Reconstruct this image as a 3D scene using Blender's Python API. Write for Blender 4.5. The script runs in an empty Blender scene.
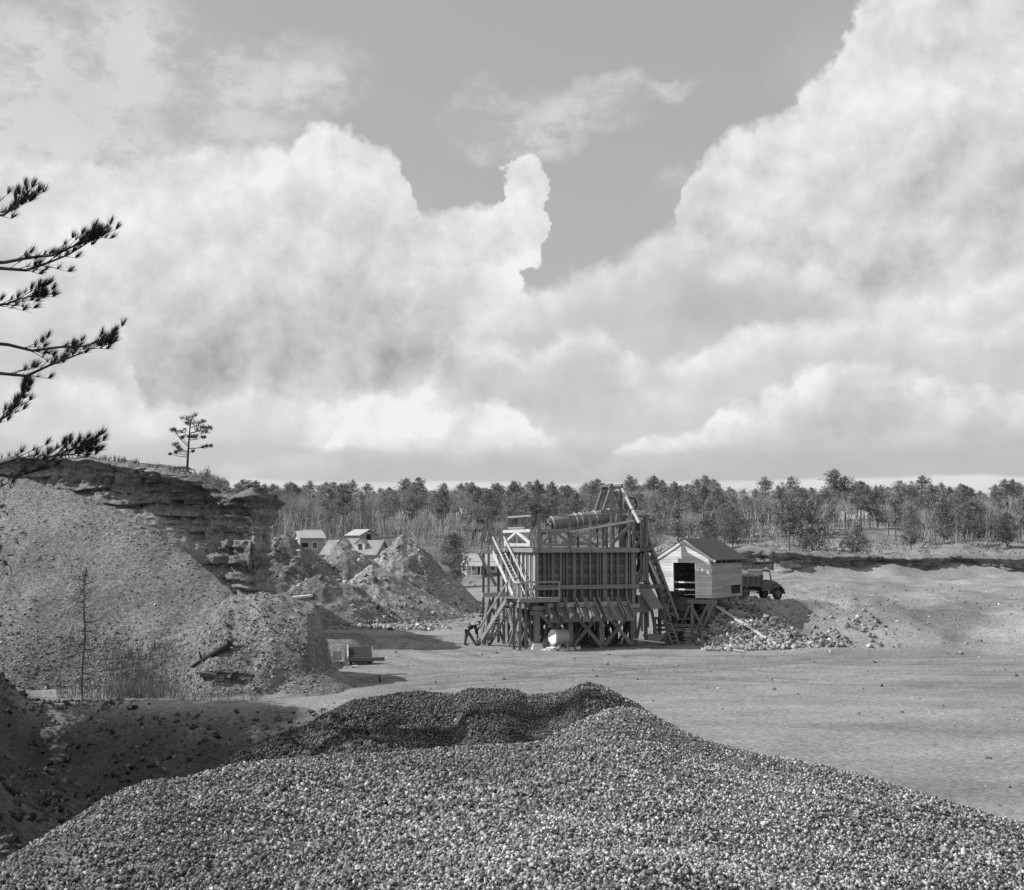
import bpy, math, random
import numpy as np
from mathutils import Vector, Matrix

random.seed(7)
RNG = np.random.default_rng(11)
SC = bpy.context.scene
COL = SC.collection
R = math.radians

# ------------------------------------------------------------------ camera
EYE = 6.66
FOC = 1083.0                     # focal length in pixels of the 1024-wide frame
CX, CY, HOR = 512.0, 445.0, 545.0
PITCH = math.atan((HOR - CY) / FOC)
cam_d = bpy.data.cameras.new('camera')
cam_d.sensor_width = 36.0
cam_d.lens = FOC / 1024.0 * 36.0
cam_d.clip_start = 0.1
cam_d.clip_end = 6000.0
cam = bpy.data.objects.new('camera', cam_d)
COL.objects.link(cam)
cam.location = (0, 0, EYE)
cam.rotation_euler = (math.pi / 2 + PITCH, 0, 0)
SC.camera = cam


def ray(px, py):
    dx, dy = (px - CX) / FOC, -(py - CY) / FOC
    c, s = math.cos(PITCH), math.sin(PITCH)
    return Vector((dx, c - dy * s, s + dy * c))


def at(px, py, Y):
    d = ray(px, py)
    return Vector((0, 0, EYE)) + d * (Y / d.y)


# ------------------------------------------------------------------ sun, sky, exposure
SUN_EL, SUN_AZ = R(39.0), R(1.5)          # from the left
S_DIR = Vector((-math.cos(SUN_EL) * math.cos(SUN_AZ), -math.cos(SUN_EL) * math.sin(SUN_AZ), math.sin(SUN_EL)))
sun_d = bpy.data.lights.new('sun', 'SUN')
sun_d.energy = 5.0
sun_d.angle = R(0.5)
sun_d.color = (1, 1, 1)
sun = bpy.data.objects.new('sun', sun_d)
COL.objects.link(sun)
sun.rotation_euler = (-S_DIR).to_track_quat('-Z', 'Y').to_euler()
sun.location = S_DIR * 60

SC.view_settings.view_transform = 'Standard'
SC.view_settings.look = 'None'
SC.view_settings.gamma = 1.0
SC.view_settings.use_curve_mapping = False
SC.view_settings.exposure = -0.02
SC.cycles.use_denoising = False
SC.cycles.max_bounces = 5
SC.cycles.diffuse_bounces = 2
SC.cycles.transmission_bounces = 2


def build_world():
    w = bpy.data.worlds.new('World')
    SC.world = w
    w.use_nodes = True
    nt = w.node_tree
    nt.nodes.clear()
    N, L = nt.nodes.new, nt.links.new

    def m(op, a, b=None, c=None, clamp=False):
        n = N('ShaderNodeMath')
        n.operation = op
        n.use_clamp = clamp
        for i, v in enumerate((a, b, c)):
            if v is None:
                continue
            if isinstance(v, (int, float)):
                n.inputs[i].default_value = v
            else:
                L(v, n.inputs[i])
        return n.outputs[0]

    def mr(v, a, b, c=0.0, d=1.0, mode='SMOOTHSTEP'):
        n = N('ShaderNodeMapRange')
        n.interpolation_type = mode
        L(v, n.inputs[0])
        for i, x in enumerate((a, b, c, d)):
            if isinstance(x, (int, float)):
                n.inputs[i + 1].default_value = x
            else:
                L(x, n.inputs[i + 1])
        return n.outputs[0]

    out = N('ShaderNodeOutputWorld')
    bg = N('ShaderNodeBackground')
    STR = 0.10
    bg.inputs['Strength'].default_value = STR
    L(bg.outputs[0], out.inputs[0])
    sky = N('ShaderNodeTexSky')
    sky.sky_type = 'NISHITA'
    sky.sun_disc = False
    sky.sun_elevation = SUN_EL
    sky.sun_rotation = math.atan2(S_DIR.x, S_DIR.y)
    bw = N('ShaderNodeRGBToBW')
    L(sky.outputs[0], bw.inputs[0])
    clear = m('ADD', m('MULTIPLY', bw.outputs[0], 0.50), 3.3)

    tc = N('ShaderNodeTexCoord')
    sep = N('ShaderNodeSeparateXYZ')
    L(tc.outputs['Generated'], sep.inputs[0])
    az0 = m('ARCTAN2', sep.outputs[0], sep.outputs[1])
    el0 = m('ARCSINE', sep.outputs[2])

    def noise(scale, detail, rough=0.55, stretch=(1, 1, 1), off=(0, 0, 0), dist=0.0, col=False):
        mp = N('ShaderNodeMapping')
        mp.inputs['Scale'].default_value = stretch
        mp.inputs['Location'].default_value = off
        L(tc.outputs['Generated'], mp.inputs['Vector'])
        n = N('ShaderNodeTexNoise')
        n.inputs['Scale'].default_value = scale
        n.inputs['Detail'].default_value = detail
        n.inputs['Roughness'].default_value = rough
        n.inputs['Distortion'].default_value = dist
        L(mp.outputs[0], n.inputs['Vector'])
        return n.outputs['Color' if col else 'Fac']

    # warp the (azimuth, elevation) chart with noise so that every outline billows
    wc = noise(7.0, 4, 0.60, col=True)
    s3 = N('ShaderNodeSeparateColor')
    L(wc, s3.inputs[0])
    wc2 = noise(34.0, 6, 0.66, off=(3, 1, 2), col=True)
    s4 = N('ShaderNodeSeparateColor')
    L(wc2, s4.inputs[0])

    def warped(base, c1, c2, a1, a2):
        return m('MULTIPLY_ADD', c2, a2, m('MULTIPLY_ADD', c1, a1, m('SUBTRACT', base, .5 * (a1 + a2))))
    az = warped(az0, s3.outputs[0], s4.outputs[0], 0.065, 0.036)
    el = warped(el0, s3.outputs[1], s4.outputs[1], 0.055, 0.033)
    az_s = warped(az0, s3.outputs[0], s4.outputs[0], 0.16, 0.05)
    el_s = warped(el0, s3.outputs[1], s4.outputs[1], 0.10, 0.03)

    def ae(px, py):
        d = ray(px, py).normalized()
        return math.atan2(d.x, d.y), math.asin(d.z)

    def blob(px, py, rx, ry, soft=1.0, strong=False):
        a, e = ae(px, py)
        a2, _ = ae(px + rx, py)
        _, e2 = ae(px, py - ry)
        A, E = (az_s, el_s) if strong else (az, el)
        ka, ke = 1 / max(1e-3, abs(a2 - a)), 1 / max(1e-3, abs(e2 - e))
        u = m('MULTIPLY_ADD', A, ka, -a * ka)
        v = m('MULTIPLY_ADD', E, ke, -e * ke)
        d = m('MULTIPLY_ADD', u, u, m('MULTIPLY', v, v))
        return mr(d, (1.0 + 0.5 * soft) ** 2, (1.0 - 0.9 * soft) ** 2)

    def curve(pts):
        """elevation over azimuth through a list of points"""
        A0, A1, E0, E1 = -1.2, 1.2, -.6, 0.8
        pp = sorted(ae(*p) for p in pts)
        pp = [((a - A0) / (A1 - A0), (e - E0) / (E1 - E0)) for a, e in pp]
        fc = N('ShaderNodeFloatCurve')
        cur = fc.mapping.curves[0]
        fc.mapping.use_clip = False
        pp = [(0.0, pp[0][1])] + pp + [(1.0, pp[-1][1])]
        while len(cur.points) < len(pp):
            cur.points.new(0.5, 0.5)
        for q, (x, y) in zip(cur.points, pp):
            q.location = (x, y)
            q.handle_type = 'AUTO_CLAMPED'
        fc.mapping.update()
        L(m('DIVIDE', m('SUBTRACT', az, A0), A1 - A0), fc.inputs['Value'])
        return m('ADD', m('MULTIPLY', fc.outputs[0], E1 - E0), E0)

    # billow relief: the light falls from the upper left
    p1, p1b = noise(22.0, 6, 0.58), noise(22.0, 6, 0.58, off=(.014, 0.0, -.019))
    puff = m('MULTIPLY', m('SUBTRACT', p1, p1b), 6.0)
    n1 = noise(8.0, 4, 0.55)
    n1b = noise(8.0, 4, 0.55, off=(0.055, 0.01, -0.075))
    rel = m('SUBTRACT', n1, n1b)
    lown = noise(4.0, 3, 0.5, (1, 1, 3.0), (1, 7, 0))
    streak = noise(7.0, 4, 0.55, (1, 1, 5.0), (4, 2, 0))

    def mix(f, a, b):
        return m('ADD', m('MULTIPLY', a, m('SUBTRACT', 1.0, f)), m('MULTIPLY', b, f))

    # loose wisps in the open blue
    wisp = None
    wn = mr(noise(12.0, 6, 0.66, (1, 1, 1.7), (2, 0, 0)), 0.38, 0.62)
    for px, py, rx, ry, k in [(520, 118, 60, 30, .95), (585, 104, 50, 24, .9), (658, 92, 30, 12, .8), (690, 205, 34, 34, .55),
                              (120, 60, 130, 50, 1.2), (60, 120, 110, 80, 1.3), (200, 66, 80, 36, .9), (300, 92, 40, 26, .95), (312, 66, 36, 30, .5), (190, 128, 100, 34, .85)]:
        b = m('MULTIPLY', blob(px, py, rx, ry, 1.0, True), k)
        wisp = b if wisp is None else m('MAXIMUM', wisp, b)
    wisp = m('MINIMUM', m('MULTIPLY', wisp, m('ADD', m('MULTIPLY', wn, 0.9), 0.12)), 1.0)
    c = mix(m('MULTIPLY', wisp, 0.92), clear, m('ADD', 7.0, m('MULTIPLY', rel, 2.0)))
    front = mr(sep.outputs[1], -0.1, 0.25)

    # banks of cumulus from the farthest to the nearest: (outline, tone of the body, crown, depth of the crown, edge softness, relief)
    layers = [
        ([(-500, 150), (-200, 60), (0, 150), (70, 160), (130, 160), (180, 150), (215, 138), (250, 142), (280, 148), (305, 134), (335, 128), (362, 146), (385, 152), (402, 178), (412, 216), (440, 204), (470, 204), (495, 212), (515, 262), (535, 300), (560, 312), (600, 310), (640, 300), (672, 260), (682, 222), (688, 190), (715, 152), (742, 128), (765, 118), (795, 92), (822, 58), (838, 34), (860, 2), (930, -40), (1024, -40), (1300, 100), (1500, 200)], 5.65, 1.85, .070, .009, 1.0),
        ([(-500, 330), (-100, 290), (40, 280), (85, 300), (120, 345), (150, 400), (300, 480), (400, 420), (455, 340), (490, 312), (508, 298), (525, 288), (560, 275), (600, 264), (640, 252), (665, 238), (690, 232), (730, 246), (790, 262), (830, 272), (880, 290), (960, 280), (1100, 240), (1500, 300)], 6.2, 1.9, .055, .016, .9),
        ([(-500, 430), (0, 372), (70, 372), (150, 392), (250, 384), (330, 402), (372, 392), (395, 397), (420, 380), (438, 350), (455, 340), (475, 348), (500, 340), (530, 352), (560, 336), (590, 330), (620, 346), (650, 362), (700, 352), (740, 334), (790, 326), (840, 318), (880, 308), (960, 320), (1100, 300), (1500, 380)], 6.3, 1.6, .045, .012, 1.0),
        ([(-500, 520), (150, 470), (300, 450), (345, 432), (360, 402), (382, 392), (402, 405), (430, 414), (470, 402), (500, 396), (522, 405), (545, 428), (565, 440), (600, 455), (650, 428), (690, 434), (720, 412), (760, 402), (800, 376), (840, 366), (880, 358), (960, 380), (1500, 430)], 6.0, 2.2, .060, .010, 1.1),
        ([(-500, 560), (500, 520), (600, 470), (680, 452), (740, 440), (800, 430), (850, 424), (900, 430), (1000, 420), (1500, 440)], 5.3, 1.5, .035, .014, .7),
    ]
    for pts, body, crown, depth, soft, relief in layers:
        gap = m('SUBTRACT', curve(pts), el)
        k = mr(gap, -soft * .3, soft)
        cr = mr(gap, depth, 0.0)
        if crown == 1.85:                                  # the turret beside the open blue
            for px, py, rx, ry in ((515, 190, 23, 40), (512, 228, 25, 44)):
                bb = blob(px, py, rx, ry, .8)
                k = m('MAXIMUM', k, mr(bb, .30, .50))
                cr = m('MAXIMUM', cr, m('MULTIPLY', mr(bb, 1.0, .35), .9))
        val = m('ADD', m('MULTIPLY_ADD', mr(gap, .07, .20), -.9, body), m('MULTIPLY', cr, crown))
        val = m('ADD', val, m('MULTIPLY', m('ADD', puff, m('MULTIPLY', rel, 3.6)), m('MULTIPLY', m('ADD', m('MULTIPLY', cr, .65), .35), relief)))
        val = m('ADD', val, m('MULTIPLY', m('SUBTRACT', lown, 0.5), 1.2))
        c = mix(m('MULTIPLY', k, front), c, val)
    # grey bellies, pale gaps and the layered deck above the horizon
    for px, py, rx, ry, k in [(320, 335, 190, 60, -.7), (190, 325, 130, 50, -.35), (420, 358, 70, 34, -.9), (800, 295, 120, 50, -.9), (290, 205, 110, 40, .4), (470, 425, 80, 26, 1.0), (380, 415, 60, 28, .9),
                              (150, 440, 200, 40, .8), (850, 110, 70, 80, .8)]:
        c = m('ADD', c, m('MULTIPLY', m('MULTIPLY', blob(px, py, rx, ry, 1.0, True), k), front))
    deck = m('MULTIPLY', mr(m('SUBTRACT', el0, m('MULTIPLY', m('SUBTRACT', streak, .5), .05)), .098, .075), mr(m('SUBTRACT', el0, m('MULTIPLY', m('SUBTRACT', streak, .5), .012)), .050, .056))
    c = mix(m('MULTIPLY', deck, m('MULTIPLY', front, .75)), c, m('ADD', 5.3, m('MULTIPLY', m('SUBTRACT', streak, .5), 1.6)))
    low = mr(m('SUBTRACT', el0, m('MULTIPLY', m('SUBTRACT', streak, .5), .012)), .0600, .0555)
    c = mix(m('MULTIPLY', low, front), c, m('ADD', 7.2, m('MULTIPLY', m('SUBTRACT', streak, .5), 3.0)))
    # behind the viewer: broken clouds from plain noise
    rear = mr(noise(2.2, 3, 0.6, (1, 1, 1.8), (5, 2, 1)), 0.47, 0.60)
    c = mix(m('MULTIPLY', rear, m('SUBTRACT', 1.0, front)), c, m('ADD', 6.5, m('MULTIPLY', rel, 4.0)))
    c = m('MINIMUM', m('MAXIMUM', c, 3.4), 9.0)
    below = mr(sep.outputs[2], -0.02, 0.0)
    c = mix(below, 1.4, c)
    L(c, bg.inputs['Color'])


build_world()


# ------------------------------------------------------------------ noise
def _hash(ix, iy, iz):
    n = (ix.astype(np.int64) * 374761393 + iy.astype(np.int64) * 668265263 + iz.astype(np.int64) * 2147483647) & 0xFFFFFFFF
    n = ((n ^ (n >> 13)) * 1274126177) & 0xFFFFFFFF
    n = (n ^ (n >> 16)) & 0xFFFFFFFF
    return n / 4294967295.0


def vnoise(x, y, z=0.0):
    x, y, z = np.broadcast_arrays(np.asarray(x, float), np.asarray(y, float), np.asarray(z, float))
    ix, iy, iz = np.floor(x), np.floor(y), np.floor(z)
    fx, fy, fz = x - ix, y - iy, z - iz
    fx, fy, fz = [f * f * f * (f * (f * 6 - 15) + 10) for f in (fx, fy, fz)]
    r = 0
    for a in (0, 1):
        for b in (0, 1):
            for c in (0, 1):
                r = r + _hash(ix + a, iy + b, iz + c) * (fx if a else 1 - fx) * (fy if b else 1 - fy) * (fz if c else 1 - fz)
    return r * 2 - 1


def fbm(x, y, z=0.0, octv=5, gain=0.5):
    a, s, t = 1.0, 0.0, 0.0
    f = 1.0
    for k in range(octv):
        s = s + a * vnoise(np.asarray(x) * f + 17.3 * k, np.asarray(y) * f - 9.1 * k, np.asarray(z) * f + 3.7 * k)
        t += a
        a *= gain
        f *= 2.03
    return s / t


def sstep(a, b, x):
    t = np.clip((np.asarray(x, float) - a) / (b - a), 0, 1)
    return t * t * (3 - 2 * t)


# ------------------------------------------------------------------ materials (black and white photograph: greys only)
def material(name, base, var=0.3, scale=3.0, stretch=(1, 1, 1), rough=0.92, bump=0.0, bscale=20.0, fine=0.25, fscale=40.0,
             rnd=0.0, spec=0.25, extra=None, transl=0.0, dots=0.0, dotscale=60.0, metal=0.0):
    mt = bpy.data.materials.new(name)
    mt.use_nodes = True
    nt = mt.node_tree
    nt.nodes.clear()
    N, L = nt.nodes.new, nt.links.new

    def m(op, a, b):
        n = N('ShaderNodeMath')
        n.operation = op
        for i, v in enumerate((a, b)):
            if isinstance(v, (int, float)):
                n.inputs[i].default_value = v
            else:
                L(v, n.inputs[i])
        return n.outputs[0]
    out = N('ShaderNodeOutputMaterial')
    bs = N('ShaderNodeBsdfPrincipled')
    L(bs.outputs[0], out.inputs[0])
    bs.inputs['Roughness'].default_value = rough
    bs.inputs['Specular IOR Level'].default_value = spec
    bs.inputs['Metallic'].default_value = metal
    tc = N('ShaderNodeTexCoord')
    mp = N('ShaderNodeMapping')
    mp.inputs['Scale'].default_value = stretch
    L(tc.outputs['Object'], mp.inputs['Vector'])

    def noise(sc, det=5, ro=0.6):
        n = N('ShaderNodeTexNoise')
        n.inputs['Scale'].default_value = sc
        n.inputs['Detail'].default_value = det
        n.inputs['Roughness'].default_value = ro
        L(mp.outputs[0], n.inputs['Vector'])
        return n.outputs['Fac']
    v = m('MULTIPLY', m('SUBTRACT', noise(scale, 6), 0.5), 4 * var)
    v = m('ADD', v, m('MULTIPLY', m('SUBTRACT', noise(fscale, 4, 0.7), 0.5), 4 * fine))
    v = m('ADD', v, 1.0)
    at_ = N('ShaderNodeAttribute')
    at_.attribute_name = 'tint'
    v = m('MULTIPLY', v, at_.outputs['Fac'])
    if rnd:
        oi = N('ShaderNodeObjectInfo')
        v = m('MULTIPLY', v, m('ADD', 1.0 - rnd, m('MULTIPLY', oi.outputs['Random'], 2 * rnd)))
    if dots:
        vo = N('ShaderNodeTexVoronoi')
        vo.inputs['Scale'].default_value = dotscale
        L(tc.outputs['Object'], vo.inputs['Vector'])
        sp = N('ShaderNodeSeparateColor')
        L(vo.outputs['Color'], sp.inputs[0])
        v = m('MULTIPLY', v, m('ADD', 1.0 - dots, m('MULTIPLY', sp.outputs[0], 2 * dots)))
    v = m('MINIMUM', m('MAXIMUM', m('MULTIPLY', v, base), 0.012), 0.85)
    L(v, bs.inputs['Base Color'])
    if bump:
        b = N('ShaderNodeBump')
        b.inputs['Strength'].default_value = 0.9
        b.inputs['Distance'].default_value = bump
        L(noise(bscale, 7, 0.68), b.inputs['Height'])
        L(b.outputs[0], bs.inputs['Normal'])
    if transl:
        t = N('ShaderNodeBsdfTranslucent')
        L(v, t.inputs['Color'])
        mx = N('ShaderNodeMixShader')
        mx.inputs[0].default_value = transl
        L(bs.outputs[0], mx.inputs[1])
        L(t.outputs[0], mx.inputs[2])
        L(mx.outputs[0], out.inputs[0])
    return mt


MT = {
    'ground': material('packed_earth', 0.255, .16, .35, (.8, 1.4, 1), bump=.09, bscale=3.0, fine=.30, fscale=6.0, dots=.22, dotscale=9.0),
    'scree': material('red_clay_scree', 0.19, .25, .35, bump=.16, bscale=5.0, fine=.45, fscale=7.0, dots=.35, dotscale=8.0),
    'cliff': material('clay_cliff', 0.25, .40, .45, (1, 1, 2.6), bump=.20, bscale=2.2, fine=.45, fscale=5.0, dots=.25, dotscale=5.0),
    'spoil': material('spoil_earth', 0.26, .30, .40, bump=.20, bscale=2.2, fine=.45, fscale=5.0, dots=.3, dotscale=4.0),
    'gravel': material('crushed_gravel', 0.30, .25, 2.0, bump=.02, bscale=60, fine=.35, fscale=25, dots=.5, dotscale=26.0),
    'gravel_dark': material('dark_gravel', 0.155, .25, 2.0, bump=.02, bscale=60, fine=.35, fscale=25, dots=.5, dotscale=26.0),  # same gravel in a darker tone, for the rear pile
    'rock': material('quarry_rock', 0.25, .25, 1.6, bump=.03, bscale=9, fine=.25, fscale=9),
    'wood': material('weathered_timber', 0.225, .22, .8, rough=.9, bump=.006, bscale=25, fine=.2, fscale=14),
    'wood_dark': material('dark_timber', 0.155, .25, .8, rough=.88, bump=.006, bscale=25, fine=.25, fscale=14),  # darker tone of the same timber, for front, undercroft and rear members
    'wood_light': material('pale_sunlit_lumber', 0.46, .16, .8, rough=.85, bump=.004, bscale=25, fine=.14, fscale=14),  # paler copy of the timber, painting sunlit faces; also truly pale planks
    'board': material('whitewashed_siding', 0.78, .10, .7, (1, 1, 4), rough=.85, bump=.004, bscale=20, fine=.10, fscale=12),
    'board_grey': material('grey_siding', 0.34, .22, .7, (1, 1, 5), rough=.9, bump=.004, bscale=20, fine=.16, fscale=12),
    'roofing': material('tar_paper', 0.085, .25, 1.2, rough=.8, bump=.006, bscale=9, fine=.15, fscale=10),
    'tin': material('sheet_iron', 0.30, .25, 1.0, rough=.5, spec=.5, fine=.15, fscale=9),
    'tin_light': material('galvanised_iron', 0.44, .15, 1.0, rough=.5, spec=.5, fine=.1, fscale=9),
    'iron': material('dark_iron', 0.055, .3, 2.0, rough=.6, spec=.5, fine=.2, fscale=12),
    'white': material('white_paint', 0.80, .06, 1.0, rough=.7, fine=.05),
    'dark_gap': material('dark_interior', 0.03, .2, 2.0),
    'glass': material('window_glass', 0.05, .1, 2.0, rough=.12, spec=.8),
    'paint': material('truck_paint', 0.085, .2, 1.5, rough=.45, spec=.5, fine=.12),
    'rubber': material('tyre_rubber', 0.03, .2, 4.0, rough=.85),
    'needle': material('pine_needles', 0.245, .3, .5, rough=.8, rnd=.25, fine=.2, fscale=3, transl=.3),
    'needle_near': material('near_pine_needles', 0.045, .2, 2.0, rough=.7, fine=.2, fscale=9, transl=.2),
    'twig': material('bare_twigs', 0.35, .2, .5, rnd=.2),
    'bark': material('pine_bark', 0.15, .3, 2.0, (1, 1, .4), bump=.02, bscale=12, rnd=.2),
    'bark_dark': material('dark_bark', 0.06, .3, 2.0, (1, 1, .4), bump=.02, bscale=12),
    'grass': material('dry_grass', 0.19, .3, .4, rough=.9, fine=.3, fscale=5, transl=.2),
    'brush': material('winter_brush', 0.14, .3, .4, rough=.9, fine=.3, fscale=5, transl=.2),
    'skin': material('skin', 0.38, .05, 5.0, rough=.6, fine=.03),
    'cloth_dark': material('dark_work_shirt', 0.03, .2, 6.0, fine=.1),
    'cloth': material('denim_trousers', 0.10, .2, 6.0, fine=.1),
    'felt': material('felt_hat', 0.035, .15, 6.0),
}


# ------------------------------------------------------------------ object helpers
ORG = {}


def org(o):
    while o.parent is not None:
        o = o.parent
    return ORG[o.name]


def mesh_object(name, verts, faces, mat, parent=None, tint=None, origin=None, smooth=False):
    """one mesh object; verts in world coordinates"""
    me = bpy.data.meshes.new(name)
    v = np.asarray(verts, dtype=np.float64).reshape(-1, 3)
    if parent is not None:
        o3 = org(parent)
    else:
        o3 = Vector(origin) if origin is not None else Vector((0, 0, 0))
    v = v - np.array(o3)
    if isinstance(faces, np.ndarray):
        nv, nf = len(v), len(faces)
        k = faces.shape[1]
        me.vertices.add(nv)
        me.vertices.foreach_set('co', v.ravel())
        me.loops.add(nf * k)
        me.loops.foreach_set('vertex_index', faces.ravel().astype(np.int32))
        me.polygons.add(nf)
        me.polygons.foreach_set('loop_start', np.arange(0, nf * k, k, dtype=np.int32))
        me.polygons.foreach_set('loop_total', np.full(nf, k, dtype=np.int32))
        me.update(calc_edges=True)
    else:
        me.from_pydata(v.tolist(), [], faces)
        me.update()
    t = np.ones(len(v)) if tint is None else np.asarray(tint, float)
    a = me.attributes.new('tint', 'FLOAT', 'POINT')
    a.data.foreach_set('value', t.astype(np.float32))
    if smooth:
        me.polygons.foreach_set('use_smooth', np.ones(len(me.polygons), dtype=bool))
    me.materials.append(MT[mat])
    o = bpy.data.objects.new(name, me)
    COL.objects.link(o)
    if parent is not None:
        o.parent = parent
    else:
        o.location = o3
        ORG[o.name] = o3
    return o


def tag(o, label=None, cat=None, group=None, kind=None):
    if label:
        o['label'] = label
    if cat:
        o['category'] = cat
    if group:
        o['group'] = group
    if kind:
        o['kind'] = kind
    return o


def thing(name, loc, label, cat, group=None):
    o = bpy.data.objects.new(name, None)
    o.empty_display_size = 0.3
    COL.objects.link(o)
    o.location = loc
    ORG[o.name] = Vector(loc)
    return tag(o, label, cat, group)


KIDS = {}


def copy_tree(src, parent=None):
    if not KIDS:
        for o in bpy.data.objects:
            if o.parent:
                KIDS.setdefault(o.parent.name, []).append(o)
    c = src.copy()
    COL.objects.link(c)
    if parent:
        c.parent = parent
    for ch in KIDS.get(src.name, []):
        copy_tree(ch, c)
    return c


class MB:
    """collects beams, boxes and tubes; build() links them as ONE mesh object"""

    def __init__(self, jit=0.0):
        self.v, self.f, self.t, self.jit = [], [], [], jit

    def add(self, vs, fs, tint=None):
        b = len(self.v)
        self.v += [tuple(p) for p in vs]
        self.f += [tuple(i + b for i in f) for f in fs]
        tv = random.uniform(.75, 1.25) if tint is None else tint
        self.t += [tv] * len(vs)

    def hexa(self, p8, tint=None):
        self.add(p8, [(0, 3, 2, 1), (4, 5, 6, 7), (0, 1, 5, 4), (1, 2, 6, 5), (2, 3, 7, 6), (3, 0, 4, 7)], tint)

    def bar(self, p, q, w, h=None, up=(0, 0, 1), tint=None):
        p, q = Vector(p), Vector(q)
        if self.jit:
            j = self.jit
            p = p + Vector([random.uniform(-j, j) for _ in range(3)])
            q = q + Vector([random.uniform(-j, j) for _ in range(3)])
        h = w if h is None else h
        d = (q - p).normalized()
        u = Vector(up)
        if abs(d.dot(u)) > .97:
            u = Vector((1, 0, 0)) if abs(d.x) < .9 else Vector((0, 1, 0))
        s = d.cross(u).normalized()
        u = s.cross(d).normalized()
        s, u = s * w / 2, u * h / 2
        self.hexa([p - s - u, p + s - u, p + s + u, p - s + u, q - s - u, q + s - u, q + s + u, q - s + u], tint)

    def box(self, c, ex, ey, ez, sx, sy, sz, tint=None):
        c, ex, ey, ez = Vector(c), Vector(ex) * sx / 2, Vector(ey) * sy / 2, Vector(ez) * sz / 2
        self.hexa([c - ex - ey - ez, c + ex - ey - ez, c + ex + ey - ez, c - ex + ey - ez,
                   c - ex - ey + ez, c + ex - ey + ez, c + ex + ey + ez, c - ex + ey + ez], tint)

    def tube(self, p, q, r0, r1=None, n=8, caps=True, tint=None):
        p, q = Vector(p), Vector(q)
        r1 = r0 if r1 is None else r1
        d = (q - p).normalized()
        a = Vector((0, 0, 1)) if abs(d.z) < .9 else Vector((1, 0, 0))
        s = d.cross(a).normalized()
        u = s.cross(d)
        vs = []
        for c, r in ((p, r0), (q, r1)):
            for k in range(n):
                th = 2 * math.pi * k / n
                vs.append(c + s * (r * math.cos(th)) + u * (r * math.sin(th)))
        fs = [(k, (k + 1) % n, n + (k + 1) % n, n + k) for k in range(n)]
        if caps:
            fs += [tuple(range(n - 1, -1, -1)), tuple(range(n, 2 * n))]
        self.add(vs, fs, tint)

    def path(self, pts, radii, n=6, tint=None):
        """a tapered tube through several points, one skin"""
        pts = [Vector(p) for p in pts]
        vs, fs = [], []
        for i, p in enumerate(pts):
            d = (pts[min(i + 1, len(pts) - 1)] - pts[max(i - 1, 0)]).normalized()
            a = Vector((0, 0, 1)) if abs(d.z) < .9 else Vector((1, 0, 0))
            s = d.cross(a).normalized()
            u = s.cross(d)
            for k in range(n):
                th = 2 * math.pi * k / n
                vs.append(p + s * (radii[i] * math.cos(th)) + u * (radii[i] * math.sin(th)))
        for i in range(len(pts) - 1):
            fs += [(i * n + k, i * n + (k + 1) % n, (i + 1) * n + (k + 1) % n, (i + 1) * n + k) for k in range(n)]
        b = (len(pts) - 1) * n
        fs += [tuple(range(n - 1, -1, -1)), tuple(range(b, b + n))]
        self.add(vs, fs, tint)

    def prism(self, poly, d, tint=None):
        """polygon (list of points) pushed along vector d"""
        n = len(poly)
        d = Vector(d)
        vs = [Vector(p) for p in poly] + [Vector(p) + d for p in poly]
        fs = [tuple(range(n - 1, -1, -1)), tuple(range(n, 2 * n))]
        fs += [(k, (k + 1) % n, n + (k + 1) % n, n + k) for k in range(n)]
        self.add(vs, fs, tint)

    def lathe(self, c, axis, prof, n=14, tint=None):
        """prof: list of (distance along axis, radius)"""
        c, d = Vector(c), Vector(axis).normalized()
        a = Vector((0, 0, 1)) if abs(d.z) < .9 else Vector((1, 0, 0))
        s = d.cross(a).normalized()
        u = s.cross(d)
        vs, fs = [], []
        for (z, r) in prof:
            for k in range(n):
                th = 2 * math.pi * k / n
                vs.append(c + d * z + s * (r * math.cos(th)) + u * (r * math.sin(th)))
        for i in range(len(prof) - 1):
            fs += [(i * n + k, i * n + (k + 1) % n, (i + 1) * n + (k + 1) % n, (i + 1) * n + k) for k in range(n)]
        b = (len(prof) - 1) * n
        fs += [tuple(range(n - 1, -1, -1)), tuple(range(b, b + n))]
        self.add(vs, fs, tint)

    def build(self, name, mat, parent=None, origin=None, smooth=False):
        o = mesh_object(name, self.v, self.f, mat, parent, self.t, origin, smooth)
        return o


# stones: angular broken pieces gathered into one mesh
_cube = np.array([(-1, -1, -1), (1, -1, -1), (1, 1, -1), (-1, 1, -1), (-1, -1, 1), (1, -1, 1), (1, 1, 1), (-1, 1, 1)], float)
_cf = np.array([(0, 3, 2, 1), (4, 5, 6, 7), (0, 1, 5, 4), (1, 2, 6, 5), (2, 3, 7, 6), (3, 0, 4, 7)])


def stone_shapes(k):
    out = []
    for _ in range(k):
        s = _cube * RNG.uniform(.30, 1.0, (8, 3))
        out.append(s * np.array([1.15, RNG.uniform(.5, 1.0), RNG.uniform(.30, .80)]))
    return np.array(out)


SHAPES = stone_shapes(24)


def rot_mats(n):
    q = RNG.normal(size=(n, 4))
    q /= np.linalg.norm(q, axis=1, keepdims=True)
    w, x, y, z = q.T
    return np.stack([np.stack([1 - 2 * (y * y + z * z), 2 * (x * y - z * w), 2 * (x * z + y * w)], -1),
                     np.stack([2 * (x * y + z * w), 1 - 2 * (x * x + z * z), 2 * (y * z - x * w)], -1),
                     np.stack([2 * (x * z - y * w), 2 * (y * z + x * w), 1 - 2 * (x * x + y * y)], -1)], 1)


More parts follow.
